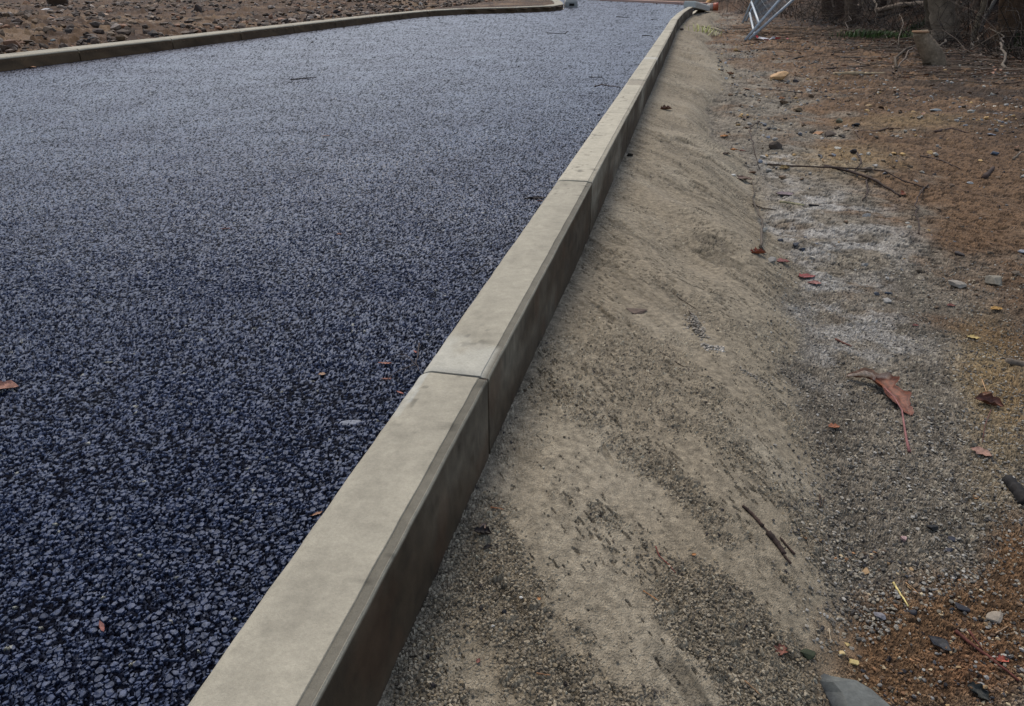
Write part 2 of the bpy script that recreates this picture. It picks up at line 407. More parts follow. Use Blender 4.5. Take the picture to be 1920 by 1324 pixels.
dkk = np.maximum(sst(.55, .66, n1_) * near_ * .6, sst(.54, .66, n2_) * (1 - near_) * .9)
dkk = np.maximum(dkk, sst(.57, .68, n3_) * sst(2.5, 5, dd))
z -= dkk * amt * (.0016 + .003 * (1 - near_)); col *= (1 - .52 * dkk * amt)[:, None]  # crevices sunk and their shade painted in as darker colour
ltt = sst(.40, .28, n2_) * amt; col *= (1 + .25 * ltt)[:, None]
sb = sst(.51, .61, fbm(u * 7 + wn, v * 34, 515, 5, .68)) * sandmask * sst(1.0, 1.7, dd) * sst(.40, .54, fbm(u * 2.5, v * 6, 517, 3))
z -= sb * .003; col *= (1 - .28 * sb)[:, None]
# smear marks on the trowelled sand: little scarps
rg = ridge(u * 3.2 + 2 * wn, v * 15, 320, 3)
sc = sst(.86, .93, rg) * sandmask * sst(.45, .62, fbm(sx * 7, sy * 7, 322, 2))
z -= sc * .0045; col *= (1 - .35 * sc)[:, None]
z += (fbm(u * 30, v * 60, 325, 3) - .5) * .0022 * sandmask * fadeg
# clods in the rough ground
rough = np.where(right, (1 - sandmask) * (.15 + .85 * sst(2.5, 6, t + q * .6)), 1.) + bk
rough = np.clip(rough, 0, 1)
for (cs, am, sd, th) in ((.055, .016, 330, .45), (.13, .032, 340, .62), (.30, .03, 350, .78)):
    w1, w2, wr, a1, a2 = worley(sx / cs + wn * 1.2, sy / cs + wn, sd)
    cl = sst(.0, .5, w2 - w1) * sst(th, 1, wr) * sst(.9, .3, w1)
    lim = np.where(right & (b_ < 0), .45, 1.)
    z += cl * am * rough * lim * sst(-.02, .12, np.where(right, q, -3.85 - l - .1))
    col *= (1 + .5 * (wr - .6) * rough * cl)[:, None]
z += (fbm(sx * 28, sy * 28, 360, 4) - .5) * .012 * rough
# keep the sheets tucked under the kerbs
z = np.where(right & (q < -.004), np.minimum(z, .0), z)
lkd = dist(sx, sy, LK)
z = np.where(~right & (lkd < .17), np.minimum(z, .075), z)
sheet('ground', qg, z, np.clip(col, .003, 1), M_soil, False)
sel_ = (dd < 14) & right
FX, FY = sx[sel_], sy[sel_]; FZ = z[sel_] - ground_z(FX, FY)
sel2 = dist(rx, ry, [W2(-.6, 0), W2(4, 0)]) < 4
FX = np.concatenate([FX, rx[sel2]]); FY = np.concatenate([FY, ry[sel2]]); FZ = np.concatenate([FZ, (rz - road_z(rx, ry))[sel2]])

# ------------------------------------------------------------------ kerb stones
def kerb(name, a, b, w, side, label, group, fine, seed, top=.1, feat=(), brown=0., bottom=-.13, zoff=0.):
    """a->b is the road-side top edge; side=+1: body lies to the right of a->b"""
    a = np.array(a, float); b = np.array(b, float); L = np.linalg.norm(b - a); e = (b - a) / L; n = np.array([e[1], -e[0]]) * side
    prof = [(0, bottom), (0, 0.0), (0, .03), (0, .06), (0, top - .014), (.0012, top - .009), (.0035, top - .005), (.0075, top - .002), (.013, top - .0003), (.016, top)]
    m = 16 if fine else 4
    prof += [(.016 + (w - .027 - .016 + .0) * i / m, top) for i in range(1, m)]
    prof += [(w - .0105, top), (w - .0095, top - .0014), (w - .002, top - .0024), (w - .0012, top - .0018), (w, top - .0040)]
    zs = np.linspace(top - .008, -.06, 14 if fine else 5); prof += [(w, zz) for zz in zs] + [(w, bottom)]
    prof = np.array(prof); k = len(prof)
    ns = int(L / (.005 if fine else .08)) + 2
    gp = .0034 if fine and a[1] < 1.2 else (.0055 if a[1] < 5 else .007)
    s = np.linspace(gp, L - gp, ns)
    S, U = np.meshgrid(s, prof[:, 0], indexing='ij'); Zp = np.broadcast_to(prof[:, 1], S.shape).copy()
    # worn ends and slightly wandering arrises
    wob = (fbm(S * 30, U * 0 + seed, seed, 3) - .5) * .0016; U = U + wob * (U < .02) - (wob * .6) * (U > w - .012)
    endd = np.minimum(S - s[0], s[-1] - S); Zp = Zp - .0022 * (Zp > top - .02) * sst(.006, 0, endd) + (Zp > top - .001) * (fbm(S * 40, U * 40, seed + 3, 3) - .5) * .0007
    XY = a[None, None, :] + S[..., None] * e + U[..., None] * n
    V = np.concatenate([XY, (Zp + zoff)[..., None]], -1).reshape(-1, 3)
    i = np.arange(ns - 1)[:, None] * k; j = np.arange(k - 1)[None, :]
    Fq = np.stack([i + j, i + k + j, i + k + j + 1, i + j + 1], -1).reshape(-1, 4)
    if side < 0: Fq = Fq[:, ::-1]
    Fs = [tuple(f) for f in Fq] + [tuple(range(k)) if side > 0 else tuple(range(k))[::-1], tuple(range((ns - 1) * k, ns * k))[::-1] if side > 0 else tuple(range((ns - 1) * k, ns * k))]
    # colours: pale concrete with dirt, stained outer face
    base = np.array([.345, .312, .238]) * (1.0 if brown > .25 or brown < 0 else 1.2) * (1 + .10 * (vn(np.array([seed * 3.7]), np.array([.5]), 1)[0] - .5))
    cc = np.tile(base, (S.size, 1)).reshape(ns, k, 3)
    d1 = fbm(S * 7, U * 18 + Zp * 15 + seed, seed + 5, 4); d2 = fbm(S * 35, U * 35 + Zp * 30, seed + 9, 3) + .9 * (fbm(S * 160, U * 160 + Zp * 140, seed + 10, 2) - .5)
    cc *= (1 - .11 * sst(.40, .75, d1))[..., None]; cc *= (1 + .22 * (d2 - .5))[..., None]
    spots = sst(.80, .86, vn(S * 95, U * 95 + Zp * 90, seed + 12)) * sst(.55, .7, vn(S * 9, U * 9, seed + 13)); cc *= (1 - .45 * spots)[..., None]
    ic = k - 16 if fine else k - 7
    J = np.broadcast_to(np.arange(k)[None, :], S.shape)
    i_in = 10 + (m - 1) + 1
    strip = (J >= i_in) & (J <= i_in + 1); cc = np.where(strip[..., None], cc * (.46 if fine and brown > .25 else .72), cc)
    face = (J >= i_in + 4) if brown >= 0 else (U < .002) & (Zp < top - .012)
    st = sst(.3, .7, fbm(S * 3, Zp * 9, seed + 20, 4) + .25 * sst(.08, -.04, Zp))
    stain = np.array([.058, .040, .023]) if brown > 0 else np.array([.10, .064, .034]); bf = abs(brown) + (1 - abs(brown)) * st * .95
    cc = np.where(face[..., None], cc * .62 + (stain - cc * .62) * bf[..., None], cc)
    cc = np.where(face[..., None], cc * (1 + 1.0 * (fbm(S * 55, Zp * 70, seed + 25, 4, .65) - .5) + .7 * (fbm(S * 9, Zp * 30, seed + 26, 3) - .5))[..., None], cc)
    rust = .35 * sst(.60, .72, fbm(S * 16, Zp * 16, seed + 30, 3)) * face * .5; cc = cc + (np.array([.13, .06, .03]) - cc) * rust[..., None]
    for (s0, s1, c_, am, lo, hi) in feat:           # a stain or bleached end with a ragged rim
        wv = (fbm(U * 30 + 3, S * 18, seed + 40, 3) - .5) * .10
        msk = (sst(s0 - .02, s0, S + wv) * (1 - sst(s1 - .02, s1 + .02, S + wv)) if s0 > .01 else 1 - sst(s1 - .022, s1 + .022, S + wv)) * (Zp > top - .02) * (U >= lo) * (U <= hi)
        cc = cc + (np.array(c_) - cc) * (msk * am)[..., None]
    o = build(name, V, Fs, M_conc, None, cc.reshape(-1, 3), True, (a[0] + n[0] * w / 2, a[1] + n[1] * w / 2, 0)); o.data.set_sharp_from_angle(angle=math.radians(28))
    return o, e, n, L
def mortar(o, a, e, n, w, side, seed, col=(.07, .05, .035)):
    mb = MB(); P = []
    m = 22; V = []; cols = []
    for i in range(m + 1):
        uu = .004 + (w - .006) * i / m
        h1 = .0950 - .0035 * random.random(); 
        wd = .0032 + .0008 * random.random()
        c0 = np.array(a) + np.array(n) * uu
        for sgn in (-1, 1): V.append((*(c0 + np.array(e) * wd * sgn), h1)); cols.append(np.array(col) * random.uniform(.6, 1.3))
    for i in range(m + 1):
        uu = .004 + (w - .006) * i / m; c0 = np.array(a) + np.array(n) * uu
        for sgn in (-1, 1): V.append((*(c0 + np.array(e) * .002 * sgn), -.12)); cols.append(np.array(col) * .6)
    k = 2 * (m + 1); Fs = []
    for i in range(m):
        Fs.append((2 * i, 2 * i + 2, 2 * i + 3, 2 * i + 1)); Fs.append((2 * i, k + 2 * i, k + 2 * i + 2, 2 * i + 2)); Fs.append((2 * i + 1, 2 * i + 3, k + 2 * i + 3, k + 2 * i + 1))
    Fs.append((2 * m, k + 2 * m, k + 2 * m + 1, 2 * m + 1)); Fs.append((0, 1, k + 1, k))
    build('mortar_joint', V, Fs, M_conc, o, np.array(cols), False)
ORD = ['nearest', 'second', 'third', 'fourth', 'fifth', 'sixth', 'seventh', 'eighth', 'ninth', 'tenth', 'eleventh', 'twelfth', 'thirteenth', 'fourteenth', 'fifteenth', 'sixteenth', 'seventeenth', 'eighteenth', 'nineteenth', 'twentieth']
RG = 'concrete kerb stones along the right edge of the asphalt'
LG = 'concrete kerb stones around the dirt plot beyond the asphalt'
js = [-2, -1, 0, .983, 1.993, 2.984, 4.02, 5.02, 6.02, 7.02, 8.0, 8.9, 9.8, 10.7, 11.6, 12.5, 13.42]
special_lab = {0: 'nearest pale concrete kerb stone, running out of the bottom of the photo',
               1: 'second kerb stone from the camera, bleached whitish at its near end',
               2: 'third kerb stone from the camera, plain beige between two thin dark joints'}
kk = 0
for i in range(len(js) - 1):
    a = W2(js[i], koff(js[i])); b = W2(js[i + 1], koff(js[i + 1]))
    fine = js[i] < 3
    feat = []
    if js[i] == 0: feat = [(0, .075, (.43, .41, .34), .8, .0, .083)]
    if js[i] == -1: feat = [(.93, 1.2, (.46, .46, .41), .5, 0, .016)]
    if abs(js[i] - 1.993) < .01: feat = [(.80, 1.2, (.27, .235, .18), .8, .012, .2)]
    if abs(js[i] - 4.02) < .01: feat = [(0, .12, (.5, .49, .44), .5, 0, .2)]
    if i == 0: continue
    lab = special_lab.get(kk) or '%s pale concrete kerb stone from the camera in the right hand row' % ORD[kk]
    if i == len(js) - 2: lab = 'farthest kerb stone of the right hand row, ending at the white concrete block'
    o, e, n, L = kerb('kerb_stone', a, b, KW, 1, lab, RG, fine, 40 + i, feat=feat, zoff=[0, .0008, -.0006, .0004, -.0010, .0007][i % 6], brown=.55 if js[i] < -.5 else (.30 if js[i] < .5 else .12))
    tag(o, lab, 'kerb stone', RG)
    if kk in (0, 1): mortar(o, b, e, n, KW, 1, i, (.05, .036, .025))
    kk += 1
# left row: stones cut to follow the line
line = np.array(LK); seg = np.linalg.norm(np.diff(line, axis=0), axis=1); cum = np.concatenate([[0], np.cumsum(seg)])
def at_len(s): return np.array([np.interp(s, cum, line[:, 0]), np.interp(s, cum, line[:, 1])])
s0 = 3 + 3.897 - 4.0
stones = []
s = s0
while s < cum[-1] - 1.2:
    a, b = at_len(s), at_len(s + 1.0)
    stones.append((a, b)); s += 1.0
    if a[1] > 24: break
kk = 0
for a, b in stones:
    t_, _l = lt(*a)
    if t_ < 1.5: continue
    if kk == 1: lab = 'kerb stone with the pale orange leaf at its foot, beyond the asphalt'
    else: lab = '%s kerb stone from the left edge, beyond the asphalt' % ORD[min(kk, 19)]
    o, e, n, L = kerb('kerb_stone', a, b, .175, -1, lab, LG, False, 90 + kk, brown=-.93)
    tag(o, lab, 'kerb stone', LG); kk += 1
    if kk > 19: break
# loose chips caught between asphalt and kerb
mb = MB()
for i in range(900):
    t_ = -.6 + 4.5 * random.random() ** 1.4; l_ = koff(t_) - abs(random.gauss(0, .006)) - .001; p_ = W2(t_, l_); s_ = random.uniform(.0012, .0034)
    CH = globals().setdefault('CHIPS', []); CH.append((p_[0], p_[1], s_))
# flush pinkish edging at the far end of the junction
fl_ = np.array(FAR[:6]); sg = np.linalg.norm(np.diff(fl_, axis=0), axis=1); cm = np.concatenate([[0], np.cumsum(sg)])
kk = 0; s = 0
while s + 1.5 < cm[-1]:
    a = np.array([np.interp(s, cm, fl_[:, 0]), np.interp(s, cm, fl_[:, 1])]); b = np.array([np.interp(s + 1.5, cm, fl_[:, 0]), np.interp(s + 1.5, cm, fl_[:, 1])])
    mb = MB(); e = (b - a) / np.linalg.norm(b - a); n = np.array([e[1], -e[0]]); c0 = (a + b) / 2 + n * .12
    R = np.array([[e[0], n[0], 0], [e[1], n[1], 0], [0, 0, 1]])
    mb.box((*c0, .0), (1.494, .26, .10), R, (.42, .27, .22))
    o = mb.build('edging_stone', M_conc, smooth=False)
    tag(o, '%s flush pinkish edging stone from the right at the far road end' % ORD[kk], 'edging stone', 'flush pinkish edging stones at the far side of the junction'); kk += 1; s += 1.5

# ------------------------------------------------------------------ stones
def ico(sub=2):
    p = (1 + 5 ** .5) / 2
    V = [(-1, p, 0), (1, p, 0), (-1, -p, 0), (1, -p, 0), (0, -1, p), (0, 1, p), (0, -1, -p), (0, 1, -p), (p, 0, -1), (p, 0, 1), (-p, 0, -1), (-p, 0, 1)]
    Fs = [(0, 11, 5), (0, 5, 1), (0, 1, 7), (0, 7, 10), (0, 10, 11), (1, 5, 9), (5, 11, 4), (11, 10, 2), (10, 7, 6), (7, 1, 8), (3, 9, 4), (3, 4, 2), (3, 2, 6), (3, 6, 8), (3, 8, 9), (4, 9, 5), (2, 4, 11), (6, 2, 10), (8, 6, 7), (9, 8, 1)]
    V = [np.array(v) / np.linalg.norm(v) for v in V]
    for _ in range(sub):
        mid = {}; nf = []
        def m(a, b):
            k = (min(a, b), max(a, b))
            if k not in mid: w = V[a] + V[b]; V.append(w / np.linalg.norm(w)); mid[k] = len(V) - 1
            return mid[k]
        for a, b, c in Fs:
            ab, bc, ca = m(a, b), m(b, c), m(c, a); nf += [(a, ab, ca), (b, bc, ab), (c, ca, bc), (ab, bc, ca)]
        Fs = nf
    return np.array(V), Fs
IC0, IC2 = ico(0), ico(2)
def rock_verts(I, r, ang=8, seed=0, sharp=1.0):
    V = I[0].copy(); rg_ = np.random.default_rng(seed)
    for _ in range(ang + 4):                                   # chop flat facets
        d = rg_.normal(size=3); d /= np.linalg.norm(d); h = rg_.uniform(.36, .80)
        p = V @ d; V = V - np.where(p > h, (p - h) * sharp, 0)[:, None] * d
    return V
def rot(az, tx=0, ty=0):
    ca, sa = math.cos(az), math.sin(az); R = np.array([[ca, -sa, 0], [sa, ca, 0], [0, 0, 1]])
    c, s = math.cos(tx), math.sin(tx); Rx = np.array([[1, 0, 0], [0, c, -s], [0, s, c]])
    c, s = math.cos(ty), math.sin(ty); Ry = np.array([[c, 0, s], [0, 1, 0], [-s, 0, c]])
    return R @ Rx @ Ry
def stone(px, py, wpx, col, label, cat='stone', name='stone', flat=.5, depth=.8, az=None, sink=.25, group=None, seed=None, zup=0):
    p = G(px, py); m = mpp(p); w = wpx * m / 2; sd = seed or int(px * 7 + py)
    V = rock_verts(IC2, 1, 9, sd) * np.array([w, w * depth, w * flat])
    V = V @ rot(az if az is not None else random.uniform(-.5, .5), random.uniform(-.2, .2), random.uniform(-.2, .2)).T
    V = V + p + np.array([0, 0, w * flat * (1 - 2 * sink) + zup])
    c = np.array(col) * (1 + .25 * (np.random.default_rng(sd).random(len(V))[:, None] - .5))
    o = build(name, V, IC2[1], M_stone, cols=c, smooth=False); tag(o, label, cat, group); return o
OC = (.42, .27, .11); BL = (.045, .05, .062); WH = (.55, .54, .50); DKS = (.035, .03, .03); GY = (.22, .21, .19); BRS = (.13, .085, .05); YE = (.48, .36, .15)
ST = [
 (1462, 152, 34, (.50, .31, .15), 'large pale orange angular rock on the muddy ground right of the sand slope', .55, .7),
 (1471, 197, 21, BRS, 'brown wedge shaped stone with an orange leaf lying just above it', .55, .8),
 (1360, 149, 9, WH, 'small round white pebble at the top edge of the sand slope', .7, .9),
 (1360, 120, 9, (.35, .36, .38), 'pale bluish pebble in the dark strip above the white pebble', .6, .9),
 (1492, 154, 14, DKS, 'dark round clod just right of the large orange rock', .8, .9),
 (1520, 182, 14, BRS, 'brown rounded stone right of and below the large orange rock', .7, .8),
 (1380, 97, 12, OC, 'small ochre stone on the mud below the leaning fence', .6, .8),
 (1625, 211, 17, (.45, .29, .12), 'flat orange stone, lower of the two orange stones touching', .35, .6),
 (1627, 200, 14, (.36, .24, .12), 'dull orange stone, upper of the two orange stones touching', .5, .7),
 (1820, 212, 20, (.5, .49, .43), 'whitish oval stone on the ochre ground at the right', .5, .6),
 (1754, 208, 20, (.24, .26, .25), 'flat grey green stone left of the whitish oval stone', .35, .6),
 (1573, 231, 15, (.15, .14, .09), 'round olive grey pebble left of the black pebble', .8, .9),
 (1604, 236, 14, (.02, .02, .022), 'shiny black pebble right of the olive grey pebble', .5, .8),
 (1599, 289, 17, DKS, 'dark pointed stone above the forked twig on ochre sand', .8, .8),
 (1623, 321, 22, (.13, .10, .07), 'brown stone with a pale top tucked behind the forked twig', .5, .8),
 (1557, 256, 24, (.07, .05, .035), 'dark brown chunk beside a flat orange stone', .6, .8),
 (1578, 257, 14, (.06, .05, .04), 'small dark brown chunk right of the larger dark brown chunk', .6, .8),
 (1534, 252, 22, (.36, .19, .09), 'flat orange stone left of the dark brown chunk', .25, .6),
 (1455, 279, 26, (.075, .055, .04), 'dark brown split clod near the top of the thin curved stem', .7, .7),
 (1743, 288, 15, OC, 'ochre stone alone on smooth brown soil right of the forked twig', .5, .8),
 (1862, 290, 18, (.08, .10, .13), 'blue grey angular stone near the right edge', .5, .7),
 (1858, 253, 20, (.20, .22, .26), 'pale blue flat slate chip near the right edge above the blue stone', .2, .6),
 (1507, 237, 12, BRS, 'small brown clod between the orange leaf and the olive pebble', .6, .8),
 (1497, 209, 20, (.16, .11, .06), 'brown lumpy stone right of the wedge shaped stone', .5, .8),
 (1376, 329, 11, WH, 'small white pebble beside the brown leaves under the thin stem', .4, .7),
 (1413, 326, 17, (.10, .055, .03), 'square brown bark chip between the two thin curved stems', .5, .7),
 (1465, 452, 15, BL, 'dark blue stone, left one of the three blue stones on grey gravel', .5, .8),
 (1491, 461, 15, BL, 'dark blue stone, middle one of the three blue stones on grey gravel', .7, .9),
 (1504, 469, 16, (.065, .075, .1), 'dark blue stone, right one of the three blue stones on grey gravel', .6, .9),
 (1665, 552, 16, (.07, .085, .11), 'single blue stone on pale gravel above the large curled leaf', .5, .7),
 (1862, 533, 50, (.21, .185, .14), 'large grey brown rock with a dark underside near the right edge', .55, .6),
 (1791, 536, 36, (.24, .21, .17), 'flat pale lump left of the large grey brown rock', .3, .7),
 (1819, 344, 14, WH, 'small white stone in a shallow groove near the right edge', .3, .5),
 (1799, 479, 30, (.05, .04, .035), 'dark flat clod above the flat pale lump', .3, .6),
 (1589, 789, 11, (.30, .26, .19), 'beige triangular stone chip above the small orange leaf', .3, .8),
 (1692, 1014, 15, (.55, .36, .32), 'pinkish white pebble above a dark hole in the gravel', .9, .9),
 (1748, 994, 20, (.015, .015, .015), 'black jagged lump right of the pinkish pebble', .9, .9),
 (1783, 1011, 19, (.025, .028, .04), 'blue black flat stone, upper one right of the black lump', .3, .7),
 (1778, 1033, 19, (.03, .032, .045), 'blue black flat stone, lower one right of the pinkish pebble', .3, .7),
 (1623, 1074, 26, (.34, .22, .11), 'orange brown triangular stone at the edge of the grey gravel', .35, .9),
 (1651, 1160, 26, (.20, .19, .20), 'grey purple flat stone left of the yellow straw', .3, .9),
 (1588, 1210, 13, YE, 'small yellow stone, uppermost of the three yellow stones', .5, .9),
 (1578, 1228, 14, (.55, .42, .2), 'yellow stone, middle of the three yellow stones', .5, .8),
 (1597, 1243, 22, (.46, .36, .15), 'largest and lowest of the three yellow stones above the slate', .5, .9),
 (1510, 1226, 34, (.028, .035, .015), 'dark mossy lump above the slate slab', .5, .8),
 (1867, 1163, 36, (.30, .25, .19), 'pale pinkish grey stone half buried near the right edge', .3, .7),
 (1712, 1150, 18, (.03, .03, .035), 'dark stone below the end of the yellow straw', .5, .8),
 (1800, 1142, 28, (.03, .03, .035), 'dark blue grey stone between the straw and the right edge', .4, .8),
 (947, 1151, 15, (.02, .02, .022), 'black cube like crumb on the sand near the kerb', .8, .9),
 (924, 1177, 8, WH, 'tiny white pebble below the black crumb near the kerb', .7, .9),
 (978, 1121, 10, WH, 'tiny white pebble above and right of the black crumb', .6, .9),
 (1018, 878, 8, (.5, .46, .36), 'cream pebble on the sand right of the second kerb stone end', .6, .9),
 (1180, 293, 14, (.02, .018, .015), 'black chunk pressed against the outer face of the kerb', .8, .9),
 (1123, 217, 9, DKS, 'dark crumb on the asphalt against the kerb', .6, .9),
 (585, 80, 7, DKS, 'small black stone on the far asphalt near the left kerb', .5, .8),
 (593, 74, 5, DKS, 'tiny black crumb just behind the small black stone on far asphalt', .5, .8),
 (973, 125, 5, DKS, 'tiny dark crumb in the middle of the upper asphalt', .5, .8),
 (1277, 57, 10, (.03, .02, .015), 'hole beside the far kerb stones, drawn as a dark round clod', .7, .9),  # dark clod added in place of a hole in the ground
 (88, 21, 24, (.55, .53, .5), 'whitish flat rock on the dirt plot near the top left corner', .35, .6),
 (50, 8, 12, (.42, .24, .14), 'orange rock at the top of the dirt plot near the left corner', .7, .8),
 (102, 10, 40, (.07, .045, .03), 'large dark clod on the dirt plot at the top left', .6, .7),
 (199, 29, 12, (.45, .30, .2), 'small orange stone on the dirt plot left of centre', .4, .7),
 (75, 72, 18, (.02, .016, .014), 'hole on the dirt plot above the left kerb, drawn as a black lump', .5, .8),  # black lump added where the plot has a dark hole
 (100, 78, 12, (.10, .12, .12), 'blue grey lump just behind the left kerb', .5, .8),
 (372, 24, 26, (.045, .03, .022), 'dark crumbly clod on the dirt plot above the second visible kerb joint', .7, .8),
 (789, 10, 9, (.5, .47, .42), 'pale stone on the dirt plot above the kink of the left kerb', .7, .9),
 (598, 16, 8, (.4, .38, .35), 'small pale stone on the dirt plot left of the kink', .6, .9),
]
for (px, py, w, c, lab, fl2, dp) in ST: stone(px, py, w, c, lab, flat=fl2, depth=dp, sink=.3 if w > 12 else .2)
mb = MB()
for i, (a_, b2, s_) in enumerate(CHIPS):
    mb.add(rock_verts(IC0, 1, 4, i % 61) * np.array([s_, s_, s_ * .8]) @ rot(random.random() * 6).T + np.array([a_, b2, gz(a_, b2) + s_ * .5]), IC0[1], np.array(random.choice([(.012, .014, .022), (.02, .022, .035), (.05, .045, .035), (.008, .008, .01)])))
o = build('loose_chips', mb.V, mb.F, M_stone, cols=np.array(mb.c), smooth=False); tag(o, 'loose dark asphalt chips and grit caught along the foot of the kerb', 'chips', None, 'stuff')
# pale chip pressed into the asphalt
stone(657, 792, 40, (.20, .215, .25), 'pale blue grey chip pressed flat into the asphalt', flat=.12, depth=.6, sink=.5)
# brown stone embedded flush in the sand slope
stone(1196, 583, 56, (.11, .075, .055), 'flat brown stone sunk into the smooth sand slope', flat=.16, depth=.62, sink=.42, az=-.3)

# slate slab at the bottom edge
pts = [(1520, 1258), (1546, 1261), (1559, 1270), (1604, 1282), (1632, 1300), (1668, 1332), (1690, 1370), (1600, 1390), (1570, 1345), (1546, 1294), (1520, 1268)]
p0 = [G(*q_) for q_ in pts]; base = np.mean([p[2] for p in p0])
tops = [PL(q_[0], q_[1], base + .010) for q_ in pts]; hs_ = [.006, .009, .012, .015, .016, .016, .014, .012, .012, .008, .005]
rid = [PL(1561, 1285, base + .014), PL(1578, 1305, base + .014), PL(1592, 1340, base + .014)]
V = [(*t_, base + h_) for t_, h_ in zip(tops, hs_)] + [(*r_, base + .019) for r_ in rid] + [(*t_, base - .02) for t_ in tops]
n_ = len(tops)
Fs = [(0, 1, 2, 11, 10), (10, 11, 9), (11, 12, 9), (12, 8, 9), (12, 13, 8), (2, 3, 12, 11), (3, 4, 13, 12), (4, 5, 6, 13), (13, 6, 7, 8)]
Fs += [(i, n_ + 3 + i, n_ + 3 + (i + 1) % n_, (i + 1) % n_) for i in range(n_)]
Fs = [f[::-1] for f in Fs]
cs = np.tile(np.array([.105, .11, .10]), (len(V), 1)); cs[[0, 9, 10, 1, 8]] = (.035, .04, .043); 
o = build('slate_slab', V, Fs, M_stone, cols=cs, smooth=False); tag(o, 'large blue grey slate slab with a ridge, cut off by the bottom edge of the photo', 'slate')
md = o.modifiers.new('bevel', 'BEVEL'); md.width = .0005; md.segments = 1

# crumbly mortar lumps on the slope
def lump(pts, label, name='mortar_lump', n=260, r=(3, 9), col=(.30, .28, .25), spread=12):
    mb = MB(); P0 = [G(*q_) for q_ in pts]; m = mpp(P0[0])
    for i in range(n):
        k = random.random() * (len(P0) - 1); a_ = int(k); f_ = k - a_; p = P0[a_] * (1 - f_) + P0[min(a_ + 1, len(P0) - 1)] * f_
        sp = spread * m * (1 - .5 * abs(k / (len(P0) - 1) - .5))
        dx, dy = random.gauss(0, .5) * sp, random.gauss(0, .5) * sp * 1.5
        rr_ = random.uniform(*r) * m / 2; hh = max(0, 1 - math.hypot(dx, dy) / sp) * spread * m * .7
        z_ = gz(p[0] + dx, p[1] + dy) + hh * random.random()
        V = rock_verts(IC0, 1, 4, i) * rr_ * np.array([1, 1, .7]) @ rot(random.random() * 6).T + np.array([p[0] + dx, p[1] + dy, z_])
        mb.add(V, IC0[1], np.array(col) * random.uniform(.55, 1.25))
    o = mb.build(name, M_stone, smooth=False); tag(o, label, 'lump'); return o
lump([(1296, 595), (1305, 615), (1318, 635)], 'pale crumbly mortar lump with a hollow on the middle of the sand slope', n=200, r=(3, 8), col=(.29, .255, .205), spread=16)
x_ = lump([(1318, 648), (1335, 653), (1356, 655)], 'row of pale mortar crumbs at the foot of the crumbly lump', n=70, r=(4, 10), col=(.40, .36, .30), spread=9)
y_ = lump([(1385, 690), (1410, 705), (1440, 722)], 'thin line of pale crumbs lower down the sand slope', n=90, r=(2, 6), col=(.29, .255, .205), spread=7)
z9_ = lump([(1210, 1300), (1240, 1320)], 'mixed dark crumbs on the sand at the bottom edge', n=60, r=(3, 9), col=(.12, .10, .075), spread=30)
for o in (x_, y_, z9_): o['kind'] = 'stuff'; o.name = 'mortar_crumbs'

# loose gravel, uncountable
def gravel(name, n, fx, palette, size, label=None):
    mb = MB(); cnt = 0
    pts = fx(n); P = np.array(pts); Z = ground_z(P[:, 0], P[:, 1])
    for (gx, gy), z_ in zip(P, Z):
        s_ = size(); c_ = palette[random.randrange(len(palette))]
        V = rock_verts(IC0, 1, 4, cnt % 97) * np.array([s_, s_ * random.uniform(.6, 1), s_ * random.uniform(.4, .7)]) @ rot(random.random() * 6.3, random.uniform(-.4, .4)).T
        mb.add(V + np.array([gx, gy, z_ + s_ * .25 + (.0012 if s_ < .004 else 0)]), IC0[1], np.array(c_) * random.uniform(.6, 1.3)); cnt += 1
    o = build(name, mb.V, mb.F, M_stone, cols=np.array(mb.c), smooth=False, loc=(P[0][0], P[0][1], 0)); o['kind'] = 'stuff'
    if label: o['label'] = label; 
    o['category'] = 'gravel'
    return o
def f_right(n):
    out = []
    while len(out) < n:
        X_ = np.array([random.uniform(.3, 5.2) for _ in range(4000)]); Y_ = np.array([random.uniform(.2, 1) ** 1.5 * 14 for _ in range(4000)])
        t_, l_ = lt(X_, Y_); q_ = l_ - koff(t_) - KW; d_ = vn(X_ * 2.5, Y_ * 2.5, 400) * .65 + vn(X_ * 9, Y_ * 9, 401) * .5
        prob = (q_ > .40) * sst(.35, .8, d_) * (.25 + .75 * sst(2.2, 4, t_)) * (sd_bank(X_, Y_) < .6)
        kk_ = np.random.default_rng(len(out)).random(4000) < prob
        out += list(zip(X_[kk_], Y_[kk_]))
    return out[:n]
gravel('gravel', 9000, f_right, [GY, GY, (.30, .28, .25), BRS, BRS, (.10, .075, .05), DKS, OC, (.17, .18, .2), (.36, .33, .27)], lambda: .0035 + .016 * random.random() ** 3, 'loose mixed grit and small stones over the muddy ground right of the sand slope')
def f_near(n):
    out = []
    while len(out) < n:
        px, py = random.uniform(1480, 2050), random.uniform(1000, 1450)
        p = PL(px, py, -.08)
        if vn(np.array([p[0] * 14]), np.array([p[1] * 14]), 403)[0] + (px - 1480) / 900 + (py - 1200) / 900 > .62: out.append(p)
    return out
gravel('gravel', 1500, f_near, [BRS, (.25, .13, .06), (.30, .2, .1), DKS, (.05, .05, .055), GY, (.10, .06, .035), (.42, .33, .2), (.10, .06, .035)], lambda: .0012 + .0032 * random.random() ** 2, 'brown and orange grit in the clay at the bottom right')
def f_grey(n):
    out = []
    while len(out) < n:
        px, py = random.uniform(1340, 2000), random.uniform(470, 1250) ; p = PL(px, py, -.10); t_, l_ = lt(p[0], p[1]); q_ = l_ - koff(t_) - KW
        if (py - 1000) / 250 + (px - 1560) / 420 > 1 and random.random() < .8: continue
        if q_ > .41 + random.gauss(0, .03) and vn(np.array([p[0] * 11]), np.array([p[1] * 11]), 407)[0] + random.random() * .6 > .55: out.append(p)
    return out
